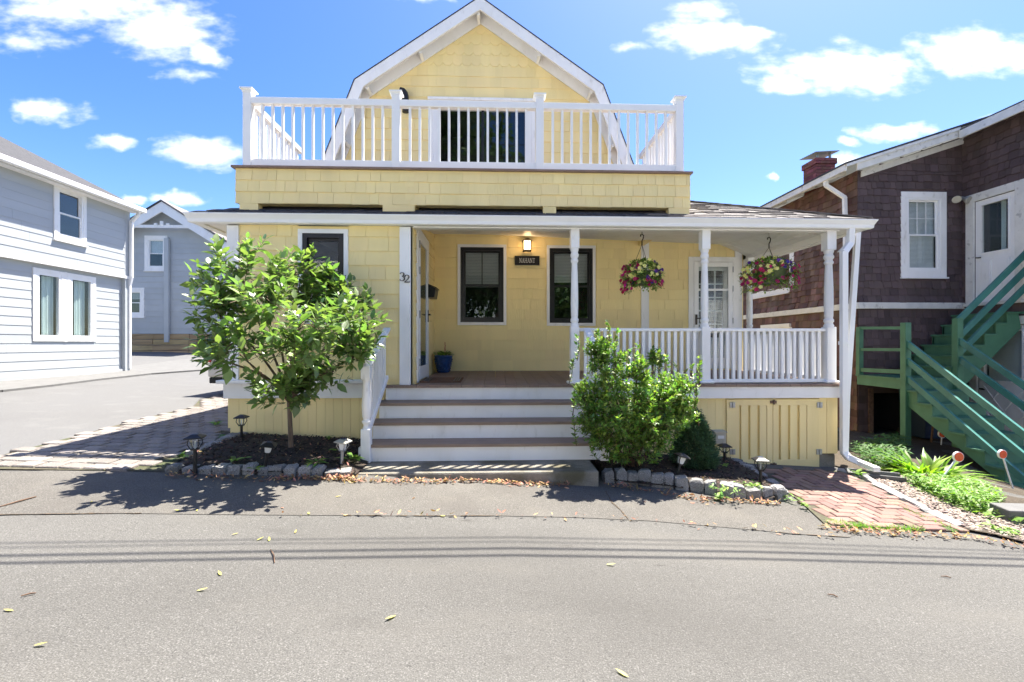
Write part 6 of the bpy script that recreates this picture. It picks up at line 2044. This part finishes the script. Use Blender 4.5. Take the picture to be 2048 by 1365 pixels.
for ci in random.choices(range(len(tclus)), wts, k=440):
    c, r_ = tclus[ci]
    d = rng.normal(0, 1, 3); d[2] += .35; d[1] -= .25; d /= np.linalg.norm(d)
    k = random.uniform(.45, 1.05) if random.random() < .35 else random.uniform(.85, 1.1) + (random.uniform(0, .35) if random.random() < .22 else 0)
    tip = c + d * r_ * k
    td = d * .7 + np.array([0, -.05, .55]) + rng.normal(0, .2, 3); td /= np.linalg.norm(td)
    base = tip - td * .20
    twigs.tube([tuple(c + (tip - c) * .25), tuple(base), tuple(tip)], [.004, .003, .002], 3, cap=False)
    n = random.randint(7, 11)
    for i in range(n):
        t = (i + .5) / n
        p = base + (tip - base) * t
        ph = i * 2.4 + random.uniform(-.3, .3)
        side = orient(td, UP + rng.normal(0, .1, 3))
        out = side[:, 0] * math.cos(ph) + side[:, 2] * math.sin(ph)
        ld_ = td * (.35 + .6 * t) + out * (1.0 - .35 * t) + np.array([0, 0, -.12])
        frames.append((orient(ld_, UP + out * .2 + rng.normal(0, .25, 3)) * random.uniform(.42, 1.15) * (1.1 - .35 * t), p))
twigs.build('twigs', 'bark', tree, kind='stuff')
LG = leaf_geo(.138, .074)
def vis_key(f):
    x, y, z = f[1]
    return (x * x + y * y + (z - EYE) ** 2) ** .5 - .25 * abs(f[0][1, 2])
frames.sort(key=vis_key)
lm = [geo_mesh('leaf', leaf_geo(.138, .074, fo, dr_), 'leaf') for fo, dr_ in ((.18, .12), (.25, .25), (.12, .05))]
for A, P in frames[:300]:
    sc_ = np.linalg.norm(A[:, 1])
    inst('leaf', random.choice(lm), tree, Vector(P), np_euler(A / sc_), (sc_,) * 3)
scatter('foliage', LG, frames[300:], 'leaf', tree)

def bush(name, label, cat, base, clus, nspr, nleaf, geo, mat, twig=.10, up=.5, jitter=.35, limb=True, spread=.9, inner=.3, stem_r=.012, shoots=()):
    b = thing(name, label, cat, tuple(base))
    wts = [c[1][0] * c[1][2] for c in clus]
    tw, frames = MB(), []
    if limb:
        for (c, r_) in clus:
            m_ = Vector(base).lerp(Vector(c), .5) + Vector((random.uniform(-.05, .05), random.uniform(-.05, .05), -.05))
            MB().tube([tuple(Vector(base) - Vector((0, 0, .08))), tuple(m_), tuple(c)], [stem_r, stem_r * .7, stem_r * .3], 6).build('stem', 'twig', b)
    for ci in random.choices(range(len(clus)), wts, k=nspr):
        c, r_ = clus[ci]
        d = rng.normal(0, 1, 3); d[2] += .25; d[1] -= .2; d /= np.linalg.norm(d)
        k = random.uniform(.3, .95) if random.random() < inner else random.uniform(.8, 1.12)
        tip = c + d * r_ * k
        td = d * .6 + np.array([0, 0, up]) + rng.normal(0, .25, 3); td /= np.linalg.norm(td)
        tl = twig * random.uniform(.7, 1.5)
        bs_ = tip - td * tl
        tw.tube([tuple(c + (tip - c) * .4), tuple(bs_), tuple(tip)], [.003, .002, .0012], 3, cap=False)
        for i in range(nleaf):
            t = (i + .5) / nleaf
            p = bs_ + (tip - bs_) * t
            ph = i * 2.4 + random.uniform(-.4, .4)
            side = orient(td, UP + rng.normal(0, .1, 3))
            out = side[:, 0] * math.cos(ph) + side[:, 2] * math.sin(ph)
            frames.append((orient(td * (.4 + .6 * t) + out * spread, UP + out * .2 + rng.normal(0, jitter, 3)) * random.uniform(.6, 1.2), p))
    for (sx_, sy_, Ys) in shoots:
        tip = np.array([fx(sx_, Ys), Ys, fz(sx_, sy_, Ys)])
        bs_ = tip + np.array([random.uniform(-.06, .06), random.uniform(-.03, .08), -random.uniform(.22, .34)])
        tw.tube([tuple(bs_), tuple((bs_ + tip) / 2 + rng.normal(0, .012, 3)), tuple(tip)], [.005, .004, .0015], 4, cap=False)
        td = (tip - bs_) / np.linalg.norm(tip - bs_)
        for i in range(34):
            t = random.random() ** .8
            side = orient(td, UP + rng.normal(0, .1, 3)); ph = i * 2.4
            out = side[:, 0] * math.cos(ph) + side[:, 2] * math.sin(ph)
            frames.append((orient(td * (.5 + .5 * t) + out * spread, UP + out * .2 + rng.normal(0, jitter, 3)) * random.uniform(.6, 1.15), bs_ + (tip - bs_) * t))
    tw.build('twigs', 'twig', b, kind='stuff')
    scatter('foliage', geo, frames, mat, b)
    return b
bb_ = gp(1270, 935, .04)
bush('holly_shrub', 'glossy small leaved shrub spilling beside the front stairs', 'shrub', (fx(1270, 5.1), 5.1, H(1.5, 5.1) + .03),
     [ell(1262, 825, 108, 66, 4.75, .42), ell(1345, 825, 42, 46, 4.8, .2), ell(1212, 740, 44, 56, 4.65, .24), ell(1195, 705, 30, 34, 4.6, .12), ell(1325, 790, 58, 48, 4.75, .26), ell(1352, 775, 34, 30, 4.7, .14), ell(1255, 885, 82, 40, 4.85, .36), ell(1275, 745, 26, 36, 4.6, .12),
      ell(1178, 800, 30, 50, 4.7, .2), ell(1300, 850, 50, 50, 4.7, .25), ell(1310, 715, 24, 18, 5.25, .1), ell(1200, 850, 45, 45, 4.65, .22)],
     1000, 15, leaf_geo(.050, .027, segs=2), 'holly',
     shoots=[(1216, 644, 4.6), (1196, 660, 4.6), (1236, 662, 4.65), (1180, 690, 4.55), (1156, 668, 4.6), (1146, 720, 4.6), (1260, 700, 4.6), (1290, 720, 4.7), (1318, 700, 5.0), (1332, 712, 4.9), (1352, 728, 4.75), (1398, 714, 4.75), (1384, 728, 4.75), (1402, 745, 4.8), (1370, 742, 4.7), (1395, 775, 4.75), (1150, 780, 4.55), (1146, 835, 4.6), (1225, 690, 4.5), (1275, 690, 4.7), (1390, 800, 4.8)])
# dwarf conifer
cb_ = Vector((fx(1390, 5.2), 5.2, H(2.2, 5.2) + .07))
con = thing('dwarf_conifer', 'dense dark green cone shaped dwarf conifer in the right bed', 'shrub', tuple(cb_))
MB().tube([tuple(cb_ - Vector((0, 0, .05))), tuple(cb_ + Vector((-.02, 0, .6)))], [.02, .006], 6).build('trunk', 'bark', con)
fr = []
ht, rw = 108 * 5.2 / FPX, 40 * 5.2 / FPX
for i in range(3600):
    t = random.random() ** 1.3
    a = random.uniform(0, 6.283)
    prof_r = rw * (min(1.0, .72 + t * 2.2) if t < .14 else (1 - (t - .1) / .92) ** .62) * (1 + .10 * math.sin(a * 5 + t * 9) + .06 * math.sin(a * 11 - t * 17))
    rad = max(.01, prof_r) * random.uniform(.8, 1.04)
    p = np.array([cb_.x - .04 * t + rad * math.cos(a), cb_.y + rad * math.sin(a) , cb_.z + .02 + ht * t])
    d0 = np.array([math.cos(a), math.sin(a), .55])
    for j in range(6):
        d = d0 + rng.normal(0, .55, 3)
        fr.append((orient(d, UP + rng.normal(0, .5, 3)) * random.uniform(.7, 1.2), p + rng.normal(0, .014, 3) + d0 * random.uniform(-.02, .035)))
scatter('foliage', leaf_geo(.042, .011, segs=2), fr, 'needle', con)

# weeds and small plants
def tuft(px, py, n, L, W, label, mat='weed', name='weed', spread=1.0, up=.7, r=.03, Yo=None, cat='weed'):
    g = gp(px, py, .02)
    if inside(g, bedL) or inside(g, bedR):
        g = gp(px, py, .09); g.z += .075
    t = thing(name, label, cat, (g.x, g.y, g.z + .01))
    fr = []
    for i in range(n):
        a = random.uniform(0, 6.283)
        d = np.array([math.cos(a) * spread, math.sin(a) * spread, random.uniform(.2, 1.2) * up])
        fr.append((orient(d, UP + rng.normal(0, .15, 3)) * random.uniform(.6, 1.15), np.array([g.x + random.uniform(-r, r), g.y + random.uniform(-r, r), g.z + .03 + random.uniform(0, .02)])))
    o = scatter('foliage', leaf_geo(L, W, .15, .35), fr, mat, t)
    del o['kind']
    return t
tuft(362, 918, 9, .13, .045, 'broad leaved bright weed outside the left edging by the corner path light')
tuft(472, 926, 8, .13, .045, 'upright pale weed among mulch left of the leaning frosted light')
tuft(630, 930, 12, .12, .035, 'spreading weed with narrow leaves near the front of the left bed')
tuft(700, 922, 12, .12, .05, 'bright yellow green weed at the foot of the stair newel')
tuft(657, 880, 14, .05, .03, 'tiny rounded weed high in the mulch behind the pale path light')
tuft(668, 905, 12, .05, .03, 'small dark weed between the pale path light and the tree trunk')
tuft(512, 942, 9, .07, .03, 'little weed poking through the front of the left stone row')
tuft(455, 878, 26, .10, .035, 'leafy weed cluster against the yellow skirting at the house corner')
tuft(432, 852, 40, .10, .012, 'grassy weed tuft in the joints of the shaded paved drive', spread=.7)
tuft(1310, 930, 12, .08, .035, 'light green weed between the shrub and the leaning frosted light')
tuft(1442, 1000, 15, .085, .035, 'light green weed in front of the right granite row')
tuft(1500, 975, 34, .05, .03, 'low parsley like weed beside the upright path light by the bricks', r=.10)
tuft(1448, 985, 30, .07, .02, 'wispy weed patch at the right end of the granite row', r=.12)
tuft(1448, 935, 10, .06, .03, 'small weed under the path light by the utility box')
tuft(1608, 1016, 9, .06, .03, 'small weed where road, bricks and granite row meet')
tuft(1576, 1000, 26, .05, .02, 'wispy weed around the last granite stone by the bricks', r=.10)
tuft(1716, 952, 10, .13, .05, 'broad leaved weed at the start of the pale stone line', up=1.0)
tuft(2000, 1062, 26, .08, .03, 'leafy weed in the gravel at the far end of the pale stone line', r=.10)
tuft(1990, 1036, 40, .10, .04, 'bushy weed by the kerb block in front of the green stairs', r=.16, up=1.1)

# strap leaved clump
gl = gp(1858, 952); gl.z = H(gl.x, gl.y)
lily = thing('strap_plant', 'thick clump of bright yellow green strap leaves under the green stairs', 'plant', tuple(gl))
lmesh = [geo_mesh('leaf', leaf_geo(.31, .055, .25, dr_), 'strap') for dr_ in (.35, .6, .9)]
for i in range(150):
    a = random.uniform(0, 6.283); r_ = math.sqrt(random.random())
    x, y = gl.x + .40 * r_ * math.cos(a), gl.y + .25 * r_ * math.sin(a)
    d = np.array([math.cos(a) * (.2 + r_ * .8), math.sin(a) * (.2 + r_ * .8) - .15, 1.0])
    k = random.uniform(.7, 1.15)
    inst('leaf', random.choice(lmesh), lily, (x, y, H(x, y)), np_euler(orient(d + rng.normal(0, .2, 3), UP + np.array([-.01, .02, 0]))), (k, k, k))
def cover(name, poly, n, L, W, mat, up=.7, hmax=.06, segs=3):
    xs, ys = [p.x for p in poly], [p.y for p in poly]
    fr = []
    while len(fr) < n:
        x, y = random.uniform(min(xs), max(xs)), random.uniform(min(ys), max(ys))
        if not inside((x, y), poly): continue
        e = edge_dist((x, y), poly)
        if e < .1 and random.random() > e / .1: continue
        a = random.uniform(0, 6.283)
        fr.append((orient(np.array([math.cos(a), math.sin(a), random.uniform(.1, 1.3) * up]), UP + rng.normal(0, .2, 3)) * random.uniform(.5, 1.2), np.array([x, y, H(x, y) + random.uniform(.0, hmax)])))
    return scatter(name, leaf_geo(L, W, .15, .3, segs), fr, mat)
cov1 = [gp(*p) for p in ((1790, 958), (1850, 972), (1930, 975), (1985, 990), (2020, 1025), (1960, 1036), (1890, 1014), (1835, 985))]
cover('ground_cover', cov1, 4200, .060, .021, 'weed', hmax=.15)
cov2 = [gp(*p) for p in ((1700, 905), (1750, 888), (1800, 882), (1822, 900), (1815, 945), (1780, 948), (1725, 935))]
cover('ground_cover', cov2, 1900, .10, .028, 'ivy', hmax=.18)
gs_ = [gp(*p) for p in ((1655, 1044), (1700, 1050), (1760, 1056), (1850, 1058), (1850, 1066), (1760, 1063), (1700, 1059), (1650, 1053))]
cover('grass', gs_, 900, .05, .006, 'weed', up=1.6, hmax=.01, segs=2)
gs2 = [gp(*p) for p in ((1800, 1010), (1860, 1040), (1925, 1066), (1915, 1070), (1850, 1046), (1795, 1018))]
cover('grass', gs2, 300, .05, .006, 'weed', up=1.4, hmax=.01, segs=2)

# dry leaf litter along the stones
def litter(pts, n, spread, mat='litter', skew=1.0):
    fr = []
    tot = [(b - a).length for a, b in zip(pts, pts[1:])]
    for i in range(n):
        k = random.choices(range(len(tot)), tot)[0]
        p = pts[k].lerp(pts[k + 1], random.random())
        o = -abs(random.gauss(0, spread)) * (.5 + .8 * abs(math.sin(p.x * 2.3 + .5))) 
        x, y = p.x + random.uniform(-.02, .02), p.y + o
        d = rng.normal(0, 1, 3) * np.array([1, 1, .25])
        fr.append((orient(d, UP + rng.normal(0, .35, 3)) * random.uniform(.4, 1.1), np.array([x, y, H(x, y) + .008 + max(0, .035 * (1 + o / .12)) * random.random()])))
    return scatter('leaf_litter', leaf_geo(.048, .020, .3, -.3), fr, mat)
litter([gp(*p) for p in ((340, 952), (500, 957), (715, 962))], 260, .05)
litter([gp(*p) for p in ((560, 955), (715, 962), (960, 965), (1140, 972))], 640, .04)
litter([gp(*p) for p in ((1210, 972), (1300, 983), (1400, 1000), (1560, 1010))], 300, .04)
litter([gp(*p) for p in ((1640, 1056), (1700, 1064), (1800, 1068), (1940, 1078), (2060, 1100))], 260, .03)
litter([gp(*p) for p in ((560, 1032), (900, 1033), (1180, 1036), (1500, 1060), (1690, 1078))], 70, .015)

fr = []
for poly in (bedL, bedR):
    xs, ys = [p.x for p in poly], [p.y for p in poly]
    f = bed_bump(poly, .05)
    k = 0
    while k < 110:
        x, y = random.uniform(min(xs), max(xs)), random.uniform(min(ys), max(ys))
        if not inside((x, y), poly): continue
        fr.append((orient(rng.normal(0, 1, 3) * np.array([1, 1, .25]), UP + rng.normal(0, .3, 3)) * random.uniform(.5, 1.0), np.array([x, y, H(x, y) + .05 + f(x, y)]))); k += 1
scatter('leaf_litter', leaf_geo(.045, .018, .3, -.3), fr, 'litter')

# single leaves lying on the road
fl = [(513, 1083, 'yellow leaf on the road by the faint wire shadow', 0), (1077 / 2, 1084, 'slender yellow leaf lying just above the heavy wire shadows', 0), (477, 1068, 'narrow yellow leaf on the road above the wire shadows', 0),
      (442, 1153, 'folded yellow green leaf on the road below the wire shadows', 1), (393, 1184, 'pale yellow leaf nearest below the folded one', 0), (792, 1233, 'curled cream and green leaf lying alone in mid road', 1), (67, 1294, 'fresh green leaf at the corner of the road', 1),
      (27, 1224, 'small pale leaf near the left end of the road', 0), (1213, 1131, 'thin yellow leaf right below the wire shadows', 0), (1257, 1357, 'pale green leaf cut by the bottom of the picture', 1), (670, 995, 'pale yellow leaf lying in front of the left stone row', 0),
      (562, 1017, 'light brown leaf lying near the road seam under the tree', 2), (617, 1026, 'small yellow leaf just above the road seam', 0), (880, 1033, 'yellow leaf lying across the road seam', 0), (797, 1029, 'olive leaf on the seam before the doorstep', 0), (184, 1004, 'yellow leaf in the dappled shade of the small tree', 0),
      (395, 1021, 'largest yellow leaf below the dappled tree shade', 0), (362, 1023, 'yellow leaf beside the largest one at the edge of the tree shade', 0), (1285, 1005, 'tan leaf in the shade cast by the glossy shrub', 2), (1395, 1061, 'straw coloured leaf on the patched road edge', 2), (824, 1000, 'tan leaf before the concrete doorstep', 2), (1563, 1071, 'brown leaf on the seam near the brick path', 2), (590, 1068, 'small green leaf on the road near the faint wire shadow', 1)]
fmesh = [geo_mesh('fallen_leaf', leaf_geo(.105, .032, .25, -.12), 'fallen'), geo_mesh('fallen_leaf', leaf_geo(.115, .034, .3, -.15), 'fallen'), geo_mesh('fallen_leaf', leaf_geo(.07, .03, .3, -.15), 'litter')]
for (px, py, lab, k) in fl:
    g = gp(px, py)
    o = bpy.data.objects.new('fallen_leaf', fmesh[k]); COL.objects.link(o)
    o.location = (g.x, g.y, g.z + .006); o.rotation_euler = (random.uniform(-.04, .04), random.uniform(-.08, .08), random.uniform(0, 6.28))
    s_ = random.uniform(.4, .62); o.scale = (s_, s_, s_)
    tag(o, lab, 'leaf', 'leaves lying on the road')
for (a, b, lab) in (((541, 1101), (549, 1128), 'curved reddish twig across the heavy wire shadows'), ((42, 1195), (72, 1189), 'straight brown twig near the left side of the road'), ((1655, 1191), (1676, 1197), 'short dark twig alone on the right half of the road'), ((1882, 1155), (1902, 1158), 'small dark twig on the far right of the road'), ((0, 1016), (72, 996), 'long thin dark twig at the road edge below the paved drive')):
    p, q = gp(*a), gp(*b)
    m_ = p.lerp(q, .5) + Vector((.006, .004, 0))
    r_ = .004 if p.y < 3 else .006
    tag(MB().tube([p + Vector((0, 0, r_ + .003)), m_ + Vector((0, 0, r_ + .006)), q + Vector((0, 0, r_ + .003))], [r_ * .6, r_, r_ * .7], 5).build('twig', 'twig', None), lab, 'twig', 'twigs lying on the road')

# ------------------------------------------------------------------ far tree behind the pale blue house, and the street trees that the windows mirror
def big_tree(x, y, h, w, label, n=5200, leafsz=.32, name='large_tree'):
    z0 = H(x, y)
    t = thing(name, label, 'tree', (x, y, z0))
    MB().tube([(x, y, z0 - .2), (x + .1, y, z0 + h * .3), (x, y, z0 + h * .75)], [h * .028, h * .02, h * .006], 8).build('trunk', 'bark', t)
    cl = []
    for i in range(22):
        a = random.uniform(0, 6.28); r_ = random.uniform(.1, .75) * w
        hh_ = random.uniform(.16, .92) * h
        cl.append((np.array([x + r_ * math.cos(a), y + r_ * math.sin(a), z0 + hh_]), np.array([w * .42, w * .42, h * .14])))
        MB().tube([(x, y, z0 + h * .25 + hh_ * .15), tuple(cl[-1][0])], [h * .01, h * .003], 5).build('limb', 'bark', t)
    fr = []
    for i in range(n):
        c, r_ = random.choice(cl)
        d = rng.normal(0, 1, 3); d /= np.linalg.norm(d)
        fr.append((orient(rng.normal(0, 1, 3), UP + rng.normal(0, .6, 3)) * random.uniform(.6, 1.2), c + d * r_ * random.uniform(.6, 1.05)))
    scatter('crown', leaf_geo(leafsz, leafsz * .6, segs=2), fr, 'tree_far', t)
big_tree(fx(262, 36), 36, 8.6, 2.2, 'far green tree showing between the pale blue and the grey house', 2500, .3, 'tree')
big_tree(0.2, -11.5, 13, 3.2, 'street tree across the road beside the white clapboard house', 6000, .42)
big_tree(-3.5, -17.5, 20, 5.0, 'tallest street tree behind the white clapboard house across the road', 7000, .55)
big_tree(2.4, -9.5, 8, 2.4, 'street tree across the road mirrored in the porch window by the name board', 7000, .42)
big_tree(4.9, -10.5, 8, 2.4, 'shorter street tree across the road mirrored in the window behind the porch post', 7000, .42)
# pale houses on the far side of the street, seen only as reflections in the windows
def far_house(x0, x1, y, hgt, mat, label):
    z0 = H((x0 + x1) / 2, y) - .3
    h = thing('facing_house', label, 'house', ((x0 + x1) / 2, y, z0))
    T = Matrix.Translation((0, y, 0)) @ Matrix.Rotation(math.pi, 4, 'Z')
    wins = []
    n = 3
    for k in range(n):
        c = -x1 + (x1 - x0) * (k + .5) / n
        for zb in (1.0, 3.8): wins.append((c - .5, c + .5, z0 + zb, z0 + zb + 1.5))
    wl2 = wall_cells(MB(T), -x1, -x0, z0, z0 + hgt, wins).build('front_wall', mat, h)
    cl = MB(T)
    z = z0 + .3
    while z < z0 + hgt:
        for (a, b) in free_spans(-x1, -x0, z, z + .2, [pad(w_, .1) for w_ in wins]): cl.hexa([(a, -.02, z), (b, -.02, z), (b, 0, z), (a, 0, z), (a, -.002, z + .2), (b, -.002, z + .2), (b, 0, z + .2), (a, 0, z + .2)])
        z += .2
    cl.build('clapboards', mat, wl2, kind='stuff')
    for w_ in wins:
        f = MB(T); a, b, c, d = w_
        f.box(a - .1, b + .1, -.04, 0, d, d + .1).box(a - .1, b + .1, -.04, 0, c - .1, c).box(a - .1, a, -.04, 0, c, d).box(b, b + .1, -.04, 0, c, d).box(a, b, -.01, .03, (c + d) / 2 - .03, (c + d) / 2 + .03)
        f = f.build('window', 'white', h)
        MB(T).box(a, b, .05, .06, c, d).build('pane', 'black', f)
    MB().box(x0, x0 + .12, y - 7, y - .12, z0, z0 + hgt).box(x1 - .12, x1, y - 7, y - .12, z0, z0 + hgt).box(x0, x1, y - 7.12, y - 7, z0, z0 + hgt).build('outer_wall', mat, h)
    MB().prism([(y + .4, z0 + hgt - .05), (y - 3.5, z0 + hgt + 2.2), (y - 7.5, z0 + hgt - .05)], 'x', x0 - .4, x1 + .4).build('roof', 'dark_roof', h)
far_house(-15.5, -2.2, -7.0, 5.8, 'white', 'white clapboard house across the road opposite the small tree')
far_house(7.0, 18.0, -7.0, 5.8, 'white', 'white clapboard house across the road opposite the green stairs')
